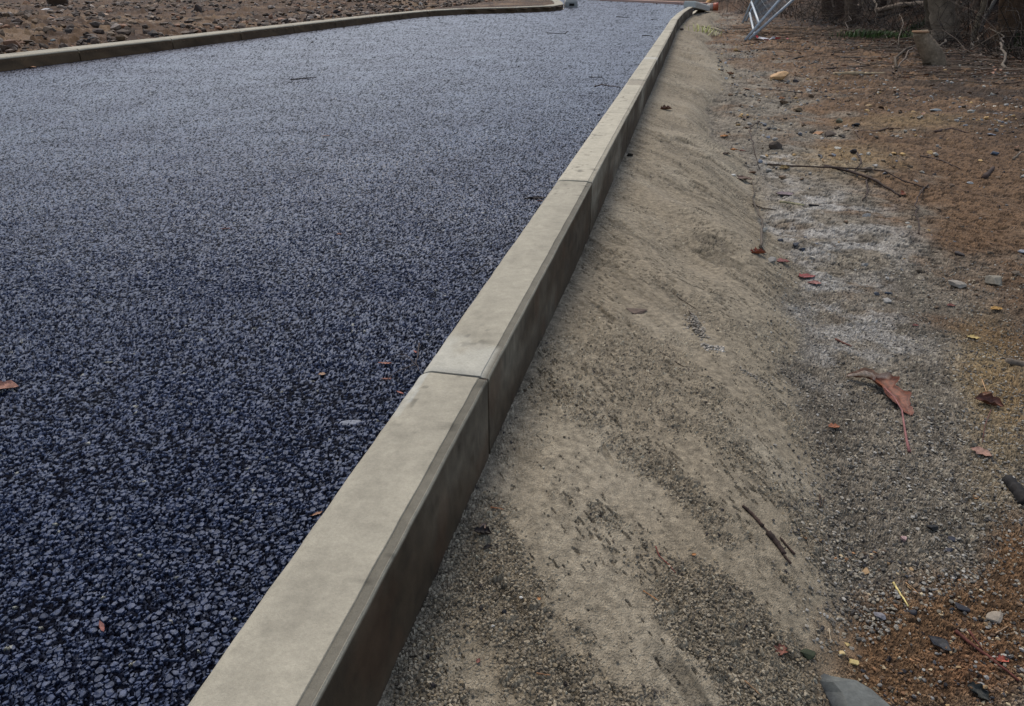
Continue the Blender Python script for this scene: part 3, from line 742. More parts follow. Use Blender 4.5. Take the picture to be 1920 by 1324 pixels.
gravel('gravel', 12000, f_grey, [(.26, .235, .19), (.20, .18, .145), (.15, .13, .105), (.32, .30, .26), (.10, .09, .075), (.05, .045, .04), (.22, .19, .14), (.30, .26, .19)], lambda: .0012 + .0026 * random.random() ** 2.2, 'grey crushed gravel chips lying below the sand slope')
def f_crumb(n):
    out = []
    while len(out) < n:
        px, py = random.uniform(700, 1560), random.uniform(640, 1420); p = PL(px, py, -.03); t_, l_ = lt(p[0], p[1]); q_ = l_ - koff(t_) - KW
        X_, Y_ = np.array([p[0]]), np.array([p[1]]); U_ = X_ * SD[0] + Y_ * SD[1]; V_ = -X_ * SD[1] + Y_ * SD[0]
        if .004 < q_ < .46 and fbm(U_ * 5, V_ * 16, 250, 4)[0] + random.gauss(0, .075) + .10 * (q_ < .05) > .55: out.append(p)
    return out
gravel('sand_crumbs', 7000, f_crumb, [(.22, .185, .13), (.17, .14, .10), (.12, .10, .07), (.27, .23, .165), (.08, .065, .045), (.24, .19, .12)], lambda: .0009 + .0021 * random.random() ** 2.2, 'crumbs of damp sand and fine grit on the sand slope')
def f_left(n):
    out = []
    while len(out) < n:
        t_ = random.uniform(1, 18); l_ = -4.0 - 9 * random.random() ** 1.6
        p = W2(t_, l_)
        if not inside(np.array([p[0]]), np.array([p[1]]), ROADP)[0]: out.append(p)
    return out
gravel('gravel', 11000, f_left, [BRS, BRS, (.09, .058, .038), (.07, .045, .03), (.05, .03, .02), (.13, .09, .06), (.20, .14, .09), (.045, .028, .018), (.03, .02, .014), (.06, .036, .022), (.05, .032, .02), (.30, .24, .19), (.22, .11, .06), (.08, .06, .045)], lambda: .008 + .07 * random.random() ** 3.6, 'loose stones and clods over the dirt plot beyond the left kerb')

# ------------------------------------------------------------------ leaves
LOB = {'oval': [(0, 0), (.25, .28), (.55, .34), (.82, .20), (1, 0)], 'lobed': [(0, 0), (.12, .30), (.25, .18), (.42, .48), (.55, .24), (.72, .40), (.82, .16), (1, 0)], 'sliver': [(0, 0), (.3, .10), (.6, .13), (.85, .08), (1, 0)]}
def leaf_mesh(kind, L, curl, seed, n=9, m=5):
    rg_ = np.random.default_rng(seed); pr = np.array(LOB[kind]); V = []
    for i in range(n + 1):
        a_ = i / n; w = np.interp(a_, pr[:, 0], pr[:, 1])
        for j in range(-m, m + 1):
            b2 = j / m; wx_ = w * b2 * (1 + .15 * rg_.normal() * (abs(j) == m))
            V.append((a_ - .5, wx_ * math.cos(curl * b2 * .8), abs(math.sin(curl * b2 * .9)) * w * abs(b2) * .9 + .10 * curl * (a_ - .5) ** 2 * 2 + .02 * rg_.normal()))
    k = 2 * m + 1
    Fs = [(i * k + j, i * k + j + 1, (i + 1) * k + j + 1, (i + 1) * k + j) for i in range(n) for j in range(k - 1)]
    return np.array(V) * L, Fs
def leaf(px, py, wpx, col, label, kind='oval', az=0., curl=.6, tilt=0., stem=0, group=None, zup=.0):
    p = G(px, py); m = mpp(p); L = wpx * m; sd = int(px * 3 + py)
    V, Fs = leaf_mesh(kind, L, curl, sd)
    R_ = rot(az, tilt, 0); V = V @ R_.T; V[:, 2] -= V[:, 2].min(); V = V + p + np.array([0, 0, .0012 + zup])
    c = np.tile(np.array(col) * (.72, .80, .85), (len(V), 1)) * (1 + .5 * (np.random.default_rng(sd).random(len(V))[:, None] - .5))
    o = build('leaf', V, Fs, M_leaf, cols=c); 
    if stem:
        mb = MB(); base_ = V[[5]].mean(0); dv = R_ @ np.array([-1, .15, 0])
        mb.tube([base_, base_ + dv * L * stem * .5 + (0, 0, .1 * L), base_ + dv * L * stem], [L * .022, L * .018, L * .03], 5, np.array(col) * .7)
        mb.build('stalk', M_twig, o)
    tag(o, label, 'leaf', group); return o
RO = (.34, .085, .035); OR = (.50, .19, .05); RD = (.20, .055, .035); TN = (.36, .20, .11); PK = (.42, .20, .14)
LV = [
 (1421, 476, 30, RO, 'rust red curled leaf at the foot of the upright thin stem', 'lobed', .1, .9, 0),
 (1465, 490, 28, (.22, .05, .04), 'dark red leaf on the pale gravel right of the stem foot', 'oval', -.2, .3, 0),
 (1512, 520, 32, (.28, .05, .04), 'long crimson leaf on the pale gravel, upper of a red pair', 'oval', .1, .2, 0),
 (1526, 534, 24, (.34, .13, .10), 'faded pinkish leaf, lower of a red pair on pale gravel', 'oval', -.1, .2, 0),
 (1471, 366, 32, (.20, .13, .13), 'flat mauve leaf at the top of the pale gravel', 'oval', .0, .15, 0),
 (1691, 365, 17, (.45, .13, .06), 'orange red leaf at the right hand tip of the forked twig', 'oval', .8, .7, .6),
 (1542, 304, 12, (.55, .28, .11), 'bright orange leaf stub standing at the end of the forked twig', 'oval', 1.4, .8, .9),
 (1471, 317, 20, (.38, .23, .08), 'yellow brown leaf at the left hand end of the forked twig', 'oval', .1, .7, .2),
 (1376, 283, 15, OR, 'small orange leaf left of the upper curved stem', 'lobed', .2, .6, 0),
 (1391, 285, 13, RD, 'small dark red leaf beside the small orange leaf', 'oval', -.3, .5, 0),
 (1362, 290, 16, (.09, .05, .03), 'dark brown leaf just below the small orange leaf', 'oval', .3, .6, 0),
 (1358, 257, 17, OR, 'star shaped orange leaf on the edge of the sand slope', 'lobed', .4, .4, 0),
 (1390, 337, 36, (.13, .065, .04), 'brown flattened leaf below the white pebble', 'oval', -.1, .3, 0),
 (1466, 187, 13, (.50, .20, .08), 'orange leaf resting above the wedge shaped stone', 'oval', .3, .6, .3),
 (1369, 140, 18, (.30, .12, .05), 'copper leaf in the dark strip above the sand slope', 'lobed', .6, .7, 0),
 (1399, 169, 15, (.33, .16, .08), 'dull orange leaf left of the large orange rock', 'oval', .1, .4, 0),
 (1249, 206, 22, (.20, .085, .045), 'brown crumpled leaf on the sand close to the kerb', 'lobed', .2, .9, .1),
 (1563, 805, 21, (.42, .14, .06), 'small orange lobed leaf below left of the large curled leaf', 'lobed', .1, .5, 0),
 (1838, 853, 32, (.38, .19, .13), 'narrow salmon leaf below the leaf with a long stalk', 'oval', -.9, .4, 0),
 (1867, 583, 20, (.55, .28, .07), 'orange oval leaf at the right below the large rock', 'oval', .1, .5, .1),
 (1824, 635, 20, (.55, .36, .12), 'yellow leaf on the ochre gravel near the right edge', 'oval', -.4, .3, 0),
 (1783, 575, 15, RD, 'small dark red leaf left of the orange oval leaf', 'oval', 0, .4, 0),
 (1716, 612, 12, RD, 'tiny dark red leaf on pale gravel above the large curled leaf', 'oval', .3, .4, 0),
 (1829, 934, 12, (.50, .23, .08), 'small orange leaf scrap near the right edge above the black lump', 'oval', .7, .4, .2),
 (1833, 1303, 34, (.02, .022, .018), 'black crumpled leaf in the clay at the bottom right', 'lobed', -1.1, .9, .2),
 (1760, 1211, 36, (.018, .018, .022), 'black narrow leaf lying on the clay right of the yellow stones', 'oval', -1.0, .4, 0),
 (1879, 1240, 20, (.42, .09, .05), 'bright red leaf scrap beside the red twig', 'lobed', .1, .6, 0),
 (1464, 1222, 28, (.22, .07, .04), 'rust leaf scrap at the lower rim of the sand slope', 'lobed', .9, .7, 0),
 (903, 992, 22, (.42, .27, .20), 'pale pink shell like leaf standing on the sand by the kerb', 'oval', 1.0, 1.1, .8),
 (906, 1008, 34, (.035, .022, .018), 'shadow under the pale pink leaf, painted as a dark leaf shape', 'lobed', -.2, .9, 0),  # dark leaf shape painting the cast shadow of the pink leaf
 (914, 1032, 20, (.08, .055, .04), 'lower part of the shadow of the pale pink leaf, painted as a small brown leaf shape', 'oval', .5, 1.1, 0),  # second leaf shape painting the lower part of that shadow
 (1010, 1130, 10, OR, 'tiny orange leaf scrap on the sand right of the white pebbles', 'oval', .7, .4, 0),
 (897, 1242, 12, RD, 'tiny red leaf scrap on the sand near the bottom of the kerb', 'oval', 1.2, .5, 0),
 (1301, 1042, 10, OR, 'tiny orange leaf scrap right of the curved red twig', 'oval', .2, .5, 0),
 (8, 731, 44, (.40, .17, .11), 'pinkish brown leaf on the asphalt cut by the left edge of the photo', 'oval', .15, .6, 0),
 (60, 128, 14, (.50, .24, .12), 'pale orange leaf on the asphalt at the foot of the left kerb', 'oval', 0, .5, 0),
 (203, 681, 18, (.42, .38, .30), 'small cream leaf fragment on the asphalt at left', 'sliver', .1, .3, 0),
 (604, 703, 14, (.45, .24, .13), 'small orange leaf fragment on the asphalt left of the twigs', 'oval', .1, .3, 0),
 (778, 661, 14, (.40, .10, .06), 'red needle leaf touching the top of the forked twig by the kerb', 'sliver', -1.0, .4, 0),
 (722, 684, 26, (.40, .14, .09), 'salmon leaf sliver on the asphalt above the twig fork', 'sliver', -.1, .4, 0),
 (724, 712, 22, (.32, .10, .07), 'dull red leaf sliver crossing the long twig on the asphalt', 'sliver', .05, .4, 0),
 (750, 738, 18, (.50, .16, .11), 'bright salmon leaf sliver against the kerb below the twigs', 'sliver', -.6, .4, 0),
 (594, 966, 24, (.50, .24, .14), 'orange leaf sliver against the nearest kerb stone', 'sliver', .6, .4, 0),
 (192, 1178, 30, (.24, .07, .05), 'dark red needle on the coarse asphalt at lower left', 'sliver', -.9, .3, 0),
 (424, 430, 20, (.22, .06, .05), 'small dark red twig like leaf on the middle asphalt', 'sliver', .2, .5, 0),
 (636, 440, 10, (.35, .12, .07), 'tiny reddish leaf scrap in the centre of the asphalt', 'oval', .2, .5, 0),
 (611, 256, 16, (.40, .20, .14), 'small tan leaf sliver on the upper asphalt', 'sliver', .2, .5, 0),
 (1012, 378, 12, (.42, .13, .06), 'orange leaf scrap on the asphalt touching the kerb', 'sliver', .2, .5, 0),
 (1003, 374, 40, (.03, .02, .02), 'dark wisp of leaf litter on the asphalt beside the kerb', 'sliver', .2, .6, 0),
 (126, 76, 0, None, '', '', 0, 0, 0),
]
for (px, py, w, c, lab, kd, az, cu, ti) in LV:
    if w: leaf(px, py, w, c, lab, kd, az, cu, ti)

# the large curled leaf with its stalk
root = None
cp = [G(1586, 712), G(1614, 716), G(1644, 722), G(1668, 742), G(1688, 762), G(1706, 784)]
wd = np.array([8, 27, 30, 26, 24, 6.]) * mpp(cp[2])
hgt = np.array([.004, .009, .008, .006, .004, .002])
n2 = 30; m2 = 14; V = []; cols = []
tt = np.linspace(0, 5, n2)
ctr = np.array([[np.interp(q_, range(6), [c_[k_] for c_ in cp]) for k_ in range(3)] for q_ in tt])
T = np.gradient(ctr, axis=0); T[:, 2] = 0; T /= np.linalg.norm(T, axis=1)[:, None]
for i in range(n2):
    B = np.array([-T[i][1], T[i][0], 0]); w_ = np.interp(tt[i], range(6), wd) * (1 + (.30 * math.sin(i * .95 + 1) + .22 * random.uniform(-1, 1)) * (i > 9)); h_ = np.interp(tt[i], range(6), hgt)
    cur = np.interp(tt[i], [0, 1.6, 2.3, 5], [2.5, 2.3, 1.1, .7])
    for j in range(m2 + 1):
        s_ = (j / m2 - .5) * 2; a_ = s_ * cur
        rr_ = w_ / max(cur, .8)
        V.append(ctr[i] + B * (math.sin(a_) * rr_ * .75) + np.array([0, 0, h_ + (1 - math.cos(a_)) * rr_ * .75 + .0010 * math.sin(i * 1.3 + j * .9)]))
        out = (abs(s_) > .55 and tt[i] < 2.2)
        cols.append(np.array((.52, .38, .27) if out else (.15, .045, .020)) * (1 + .5 * (random.random() - .5)) * (.65 if (j % 4 == 0 and not out) else 1))
k = m2 + 1
Fs = [(i * k + j, i * k + j + 1, (i + 1) * k + j + 1, (i + 1) * k + j) for i in range(n2 - 1) for j in range(m2)]
bl = build('leaf', V, Fs, M_leaf, cols=np.array(cols)); tag(bl, 'large reddish brown curled leaf with a long pink stalk on the grey gravel', 'leaf')
mb = MB(); sp = [G(1655, 738) + (0, 0, .012), G(1672, 760) + (0, 0, .012), G(1688, 781) + (0, 0, .009), G(1694, 806) + (0, 0, .005), G(1699, 828) + (0, 0, .003), G(1704, 850) + (0, 0, .002)]
mb.tube(sp, np.array([1.2, 1.4, 1.7, 2.4, 2.8, 3.6]) * mpp(sp[0]) * .7, 6, (.27, .12, .11)); mb.build('stalk', M_twig, bl)
# leaf with stalk near the right edge
o = leaf(1853, 762, 40, (.16, .055, .03), 'brown folded leaf with stalk near the right edge, tan on one side', 'lobed', -.7, 1.0, .2)
mb = MB(); mb.tube([G(1837, 722) + (0, 0, .01), G(1843, 742) + (0, 0, .012), G(1850, 758) + (0, 0, .01)], .0006, 5, (.45, .27, .14)); mb.tube([G(1856, 775) + (0, 0, .004), G(1846, 800) + (0, 0, .003), G(1841, 832) + (0, 0, .002)], .0006, 5, (.14, .06, .05)); mb.build('stalk', M_twig, o)
V, Fs = leaf_mesh('oval', 24 * mpp(G(1850, 750)), .9, 5); V = V @ rot(-1.1, .7, 0).T; V = V + G(1850, 754) + np.array([0, 0, .009]); build('pale_lobe', V, Fs, M_leaf, o, np.tile((.46, .28, .17), (len(V), 1)))

# ------------------------------------------------------------------ twigs
TB = (.045, .028, .02); TG = (.13, .10, .07); TR = (.16, .05, .03); TS = (.34, .27, .19)
def wig(P, n=5, amp=.12, seed=0):
    rg_ = np.random.default_rng(seed); out = [P[0]]
    for a_, b2 in zip(P[:-1], P[1:]):
        L = np.linalg.norm(b2 - a_)
        for i in range(1, n + 1): out.append(a_ + (b2 - a_) * i / n + (rg_.normal(size=3) * amp * L / n * np.array([1, 1, .3]) if i < n else 0))
    return np.array(out)
def twig(lines, label, r=1.6, col=TB, name='twig', cat='twig', lift=.002, taper=.45, group=None, arch=0.):
    mb = MB()
    for li_, ln in enumerate(lines):
        rr_ = r * (1 if li_ == 0 else .6); P = [G(*q_[:2]) for q_ in ln]; m = np.mean([mpp(p) for p in P])
        L = np.linalg.norm(P[-1] - P[0]); P = [p + np.array([0, 0, lift + (q_[2] if len(q_) > 2 else 0)]) for p, q_ in zip(P, ln)]
        W = wig(P, 5, .07, int(ln[0][0]) + li_); s_ = np.linspace(0, 1, len(W)); W[:, 2] += arch * L * np.sin(s_ * math.pi)
        rad = rr_ * m * (1 - (1 - taper) * s_) * (1 + .12 * np.sin(s_ * 40))
        cc = np.array(col)[None, :] * (1 + .4 * (np.random.default_rng(li_).random(len(W))[:, None] - .5))
        mb.tube(W, rad, 6, cc)
    o = mb.build(name, M_twig); tag(o, label, cat, group); return o
twig([[(1546, 312), (1591, 326), (1643, 347), (1688, 369)], [(1439, 309), (1484, 317), (1540, 322), (1591, 325), (1656, 331), (1690, 345), (1735, 354)], [(1607, 293, .01), (1613, 312), (1600, 325)], [(1733, 354), (1717, 380), (1715, 406), (1723, 438)], [(1633, 331), (1623, 344), (1625, 367), (1617, 377)], [(1622, 333), (1640, 342), (1652, 352)], [(1735, 354), (1740, 348)]], 'long dark forked twig lying across the ochre and grey ground at right', 2.6, TB, arch=.03, taper=.6)
twig([[(1424, 228), (1405, 254), (1403, 280), (1411, 302), (1424, 318)]], 'thin arching bare stem above the forked twig', 1.2, TB, arch=.05)
twig([[(1432, 475), (1424, 472), (1428, 438), (1424, 419), (1414, 390), (1410, 341)], [(1411, 383), (1430, 393), (1455, 396)]], 'upright brownish stem ending in the rust red leaf', 2.6, (.09, .07, .05), arch=.02)
twig([[(1462, 380), (1485, 383), (1507, 387)]], 'short pale greenish stick at the top of the pale gravel', 2.6, (.26, .23, .13), taper=.8)
twig([[(1516, 386), (1535, 387)]], 'short black stick right of the greenish stick', 2.2, (.02, .02, .02), taper=.6)
twig([[(1392, 951), (1408, 965), (1430, 990)], [(1430, 990), (1443, 1004), (1460, 1022), (1470, 1045), (1482, 1060)], [(1462, 1010), (1490, 1042)]], 'dark pointed stick with a frayed lower end on the near sand', 2.6, (.05, .03, .022), taper=1.3)
twig([[(1440, 1002), (1457, 1022), (1470, 1042)]], 'thick rotten bark piece at the lower end of the pointed stick', 6, (.035, .022, .017), taper=.7, name='bark_piece', cat='bark')
twig([[(1229, 1027), (1236, 1045), (1255, 1062), (1266, 1078)]], 'thin curved red twig on the near sand slope', 1.4, (.15, .04, .03))
twig([[(1206, 1111), (1220, 1120), (1234, 1131)]], 'tiny orange needle on the near sand', 1.1, (.38, .17, .06))
twig([[(920, 955), (930, 956), (944, 959)]], 'orange bit of twig near the outer face of the nearest kerb stone', 1.6, (.35, .15, .07))
twig([[(1006, 1266), (1032, 1272)]], 'small orange twig at the bottom of the near sand', 1.6, (.30, .16, .08))
twig([[(1395, 1282), (1425, 1308)]], 'thin orange straw left of the slate slab', 1.1, (.36, .2, .1))
twig([[(1674, 1096), (1680, 1106), (1702, 1140)]], 'bright yellow straw on the clay', 1.9, (.62, .5, .2), taper=.7, name='straw', cat='straw')
twig([[(1697, 1096), (1722, 1116)]], 'faint brown straw right of the bright yellow straw', 1.1, (.4, .24, .12), name='straw', cat='straw')
twig([[(1553, 1182), (1557, 1206)]], 'short pale straw standing above the yellow stones', 1.1, (.45, .36, .24), name='straw', cat='straw')
twig([[(1865, 1192), (1888, 1178)]], 'thin tan straw near the bottom right edge', 1.1, (.45, .3, .18), name='straw', cat='straw')
twig([[(1790, 1188), (1814, 1208), (1860, 1240), (1908, 1281)], [(1814, 1187), (1840, 1222)]], 'long dark red twig in the clay at the bottom right', 3.2, (.10, .032, .022), taper=.5)
twig([[(1566, 639), (1580, 646), (1596, 652)]], 'short reddish brown stick above the large curled leaf', 2.2, (.15, .065, .045))
twig([[(1536, 930), (1538, 955)], [(1545, 935), (1540, 955)]], 'tiny dark forked twig at the rim of the gravel', 1.6, TB)
twig([[(1604, 249), (1643, 247), (1665, 241), (1688, 242)], [(1604, 249), (1612, 262)]], 'wavy brown root on the ochre ground', 2.2, (.09, .055, .035))
twig([[(1752, 248), (1785, 245), (1817, 250)]], 'dark arched root on brown soil right of the wavy root', 2.4, (.06, .035, .025))
twig([[(1725, 293), (1765, 302), (1800, 318)]], 'thin dark root running right from the lone ochre stone', 1.4, (.06, .04, .03))
twig([[(1845, 335), (1862, 316)]], 'stubby dark stick pointing up near the right edge', 4.5, (.05, .03, .022), taper=.6)
twig([[(1900, 300), (1912, 288), (1925, 284)]], 'bent pale twig cut by the right edge', 2, TG)
twig([[(1884, 683), (1925, 690)]], 'weathered wooden stick at the right edge beside ochre gravel', 6, (.15, .12, .09), taper=.9, name='stick', cat='stick')
twig([[(1888, 903), (1903, 922), (1925, 948)]], 'black charred wood piece at the right edge', 9, (.014, .012, .011), taper=1.2, name='charred_wood', cat='wood')
twig([[(786, 645), (785, 670), (780, 686), (786, 700)], [(780, 686), (746, 703), (706, 729)], [(780, 686), (760, 668), (730, 671)]], 'forked bare twig on the asphalt leaning on the kerb', 1.5, (.06, .045, .04), arch=.03)
twig([[(545, 150), (565, 148), (593, 145)], [(560, 148), (583, 149)]], 'dark forked twig lying on the upper asphalt', 1.1, (.03, .022, .02))
twig([[(1025, 62), (1045, 63), (1060, 63), (1065, 59)]], 'thin twig on the far asphalt near the centre', .9, (.03, .025, .02))
twig([[(1156, 32), (1168, 33), (1180, 33)]], 'thickest dark twig on the far asphalt before the junction', 1.1, (.025, .02, .02))
twig([[(1204, 67), (1216, 67), (1224, 69)]], 'dark twig on the far asphalt close to the right kerb', 1.0, (.03, .025, .02))
twig([[(1222, 37), (1232, 36)]], 'faint twig on the far asphalt left of the kerb bend', .8, (.03, .025, .02))
twig([[(1104, 145), (1130, 146)]], 'thin straight twig on the asphalt above the bent twig', .8, (.035, .028, .025))
twig([[(1115, 163), (1128, 159), (1140, 161), (1163, 164)]], 'bent brown twig on the asphalt reaching the right kerb', 1.1, (.07, .045, .035))
twig([[(885, 520), (905, 500), (925, 488)], [(890, 500), (915, 505)]], 'wispy twig on the asphalt beside the third kerb joint', .9, (.02, .015, .015))
twig([[(1477, 114), (1510, 104), (1549, 99)]], 'grey branch, left one on the mud below the fence', 1.4, (.10, .08, .06))
twig([[(1500, 129), (1520, 120), (1536, 112)], [(1488, 120), (1497, 131)]], 'grey forked twig above the large orange rock', 1.3, (.12, .10, .08))
twig([[(1562, 140), (1600, 141), (1625, 138), (1658, 139)]], 'pale yellowish split stick lying left of the tree stump', 3.4, (.36, .27, .16), taper=.7, name='stick', cat='stick')
twig([[(1576, 109), (1620, 108), (1662, 107), (1690, 88)]], 'long straight grey stick pointing at the stump', 1.6, (.20, .16, .12))
twig([[(1540, 130), (1600, 128), (1640, 125)]], 'long dark stick above the pale split stick', 1.6, (.05, .035, .028))
twig([[(1683, 127), (1705, 112), (1722, 98)]], 'thin grey stick leaning in front of the stump', 1.3, (.17, .13, .10), arch=.05)
twig([[(1590, 62), (1596, 45), (1590, 34)], [(1620, 55, .02), (1606, 60), (1594, 66)]], 'pale crooked dead stem beside the left tree trunks', 0.8, (.12, .09, .065), arch=.05)
twig([[(1684, 87), (1682, 66, .1), (1672, 55, .14)], [(1659, 79), (1684, 82)], [(1660, 70), (1659, 80)]], 'pale hooked root left of the stump over the green grass', 0.8, (.14, .11, .08), arch=.04)
twig([[(1505, 178), (1420, 168)]], 'thin brown twig left of the brown rounded stone', .9, (.05, .035, .03))
twig([[(1406, 181), (1425, 186), (1450, 192)]], 'curved dark twig left of the wedge shaped stone', 1.1, (.04, .03, .025))
twig([[(1695, 178), (1720, 183), (1748, 184)]], 'thin reddish root on the brown soil below the stump', 1.0, (.13, .07, .05))
twig([[(1291, 585), (1303, 600)]], 'short crack like twig above the mortar lump', .8, TB)
twig([[(1262, 549), (1280, 562), (1304, 578)]], 'fine dark rootlet on the smooth sand above the mortar lump', 1.0, (.05, .035, .025), lift=0)
twig([[(1235, 658), (1268, 680), (1300, 697), (1350, 700)]], 'long fine rootlet across the sand slope', 1.2, (.06, .045, .03), lift=-.0005)

# ------------------------------------------------------------------ trees, stump, log, undergrowth
def trunk_mesh(P, R, n=14, seed=0, col=(.16, .12, .085)):
    mb = MB(); P = np.asarray(P, float); rg_ = np.random.default_rng(seed); Wp = wig(list(P), 6, .10, seed); s_ = np.linspace(0, 1, len(Wp)); rad = np.interp(s_, np.linspace(0, 1, len(R)), R)
    mb.tube(Wp, rad, n, np.array(col)[None, :] * (1 + .3 * (rg_.random(len(Wp))[:, None] - .5)))
    return mb, Wp, rad
def tree(base_px, top_px, r_px, hgt, label, col=(.16, .12, .085), seed=1, crown=True, name='bare_tree', cat='tree', depth_shift=0., flare=1.5):
    p = G(*base_px); m = mpp(p); r_ = r_px * m / 2
    d = ray(*top_px); s_ = (p[1] + depth_shift) / d[1]; q_ = d * s_ + np.array([0, 0, H]); dirv = q_ - p; dirv /= np.linalg.norm(dirv)
    root = empty(name, (p[0], p[1], p[2])); tag(root, label, cat, 'bare trees on the dark bank')
    P = [p + np.array([0, 0, -.15]), p + dirv * .12, p + dirv * .5, p + dirv * hgt * .5 + np.array([rng.normal() * .05, 0, 0]), p + dirv * hgt]
    mb, W, rad = trunk_mesh(P, [r_ * flare, r_ * (1 + (flare - 1) * .5), r_, r_ * .8, r_ * .35], 14, seed, col)
    mb.build('trunk', M_bark, root)
    cb = MB(); rg_ = np.random.default_rng(seed)
    for i in range(9 if hgt > 2 else 3):                # bare limbs
        k_ = int(len(W) * rg_.uniform(.45, .98)); a_ = W[min(k_, len(W) - 1)]; dv = np.array([rg_.normal(), rg_.normal(), rg_.uniform(.4, 1.3)]); dv /= np.linalg.norm(dv); L = hgt * rg_.uniform(.2, .45)
        B = wig([a_, a_ + dv * L * .5, a_ + dv * L + np.array([0, 0, .1 * L])], 4, .2, seed + i); cb.tube(B, np.linspace(r_ * .35, r_ * .06, len(B)), 6, np.array(col) * .8)
        for j in range(4):
            b3 = B[rg_.integers(2, len(B))]; d3 = dv + rg_.normal(size=3) * .7; d3 /= np.linalg.norm(d3); cb.tube(wig([b3, b3 + d3 * L * .4], 4, .2, j), np.linspace(r_ * .12, r_ * .02, 5), 4, np.array(col) * .7)
    cb.build('crown', M_bark, root)
tree((1748, 70), (1741, 0), 14, 4.5, 'slimmer grey trunk close against the left side of the big trunk', (.11, .085, .06), 3, flare=1.2)
tree((1776, 76), (1762, 0), 31, 5.0, 'big round grey brown tree trunk right of the stump', (.20, .155, .11), 4)
tree((1551, 27), (1550, 0), 13, 5.0, 'leftmost tree trunk at the top of the bank behind the fence', (.12, .08, .055), 5)
tree((1576, 28), (1576, 0), 14, 5.0, 'second tree trunk from the left on the bank', (.085, .055, .04), 6)
tree((1598, 44), (1596, 0), 17, 5.0, 'third tree trunk from the left, with crooked dead stem beside it', (.12, .085, .06), 7)
tree((1784, 55), (1797, 0), 5, 2.5, 'thin pale sapling just right of the big trunk', (.20, .15, .11), 8, name='sapling', flare=1.1)
tree((1823, 76), (1847, 0), 8, 3.5, 'leaning pale sapling, left one of the crossing pair', (.24, .19, .13), 9, name='sapling', flare=1.1)
tree((1834, 60), (1866, 0), 5, 3.0, 'thin grey sapling, right one of the crossing pair', (.26, .24, .21), 10, name='sapling', flare=1.1)
tree((1898, 62), (1900, 0), 30, 5.0, 'wide dark brown trunk near the top right corner', (.10, .06, .035), 11)
tree((1655, 20), (1657, 0), 8, 4.0, 'narrow dark trunk in the background between the trunk groups', (.06, .04, .03), 12)
tree((1700, 14), (1701, -20), 10, 4.0, 'narrow dark trunk in the background behind the fallen log', (.06, .04, .03), 13)
for i, (bx, by) in enumerate(((1990, 90), (2080, 60), (1940, 20), (1850, 4), (2200, 110))):
    tree((bx, by), (bx + 6, by - 80), 24, 5.0, 'dark trunk of the wood beyond the right edge, number %s from the corner' % ORD[i], (.08, .055, .04), 20 + i)
# stump
p = G(1756, 122); m = mpp(p)
tp = p + np.array([-.03, 0, 0]); d = ray(1726, 60); q_ = d * (p[1] / d[1]) + np.array([0, 0, H])
rs = np.array([18, 16, 14, 11, 10.5]) * m * 1.0
P = [p - (0, 0, .1), p + (q_ - p) * .15, p + (q_ - p) * .45, p + (q_ - p) * .8 + np.array([-.01, 0, 0]), q_]
sroot = empty('tree_stump', tuple(p)); tag(sroot, 'sawn tree stump leaning left with a flat pale cut top', 'stump')
mb, W, rad = trunk_mesh(P, rs, 18, 3, (.20, .15, .10)); mb.build('trunk', M_bark, sroot)
mb = MB(); mb.tube([q_ + (0, 0, -.004), q_ + (0, 0, .008)], [12.3 * m, 11.8 * m], 18, (.27, .16, .09)); mb.build('cut_face', M_bark, sroot)
# fallen log
twig([[(1643, 34, .1), (1690, 27, .1), (1736, 21, .1)]], 'fallen pale log lying behind the green grass', 4.2, (.20, .15, .11), name='log', cat='log', taper=.8)
# named branches in the undergrowth
UG = [([(1680, 128), (1730, 72, .05), (1772, 28, .25)], 'grey rod leaning from the mud up to the big trunk'),
      ([(1740, 74), (1760, 50, .1), (1775, 30, .15)], 'short grey rod propped on the big trunk'),
      ([(1807, 98), (1830, 85, .05), (1850, 71, .1)], 'straight dark rod lying below the crossing saplings'),
      ([(1756, 92), (1790, 76, .06), (1830, 58, .15)], 'thin rod between the stump and the crossing saplings'),
      ([(1887, 130), (1874, 105, .08), (1877, 88, .1), (1850, 80, .12)], 'pale hooked branch standing at the right edge'),
      ([(1888, 146), (1862, 155), (1905, 150)], 'pale bent twig on the leaf litter at the right edge'),
      ([(1780, 24, .3), (1830, 17, .35), (1860, 20, .35), (1905, 0, .5)], 'long bare branch arching between the saplings and the corner'),
      ([(1545, 3, .2), (1565, 8, .2), (1583, 14, .15)], 'pale thin branch crossing the left trunks'),
      ([(1610, 22, .05), (1630, 8, .2)], 'bright grey branch right of the left trunk group'),
      ([(1625, 0, .3), (1635, 22, .15), (1643, 45)], 'dangling curved branch left of the log')]
for ln, lab in UG: twig([ln], lab, 1.8, random.choice([(.20, .16, .12), (.15, .12, .09), (.10, .075, .05)]), name='branch', cat='branch', taper=.5)

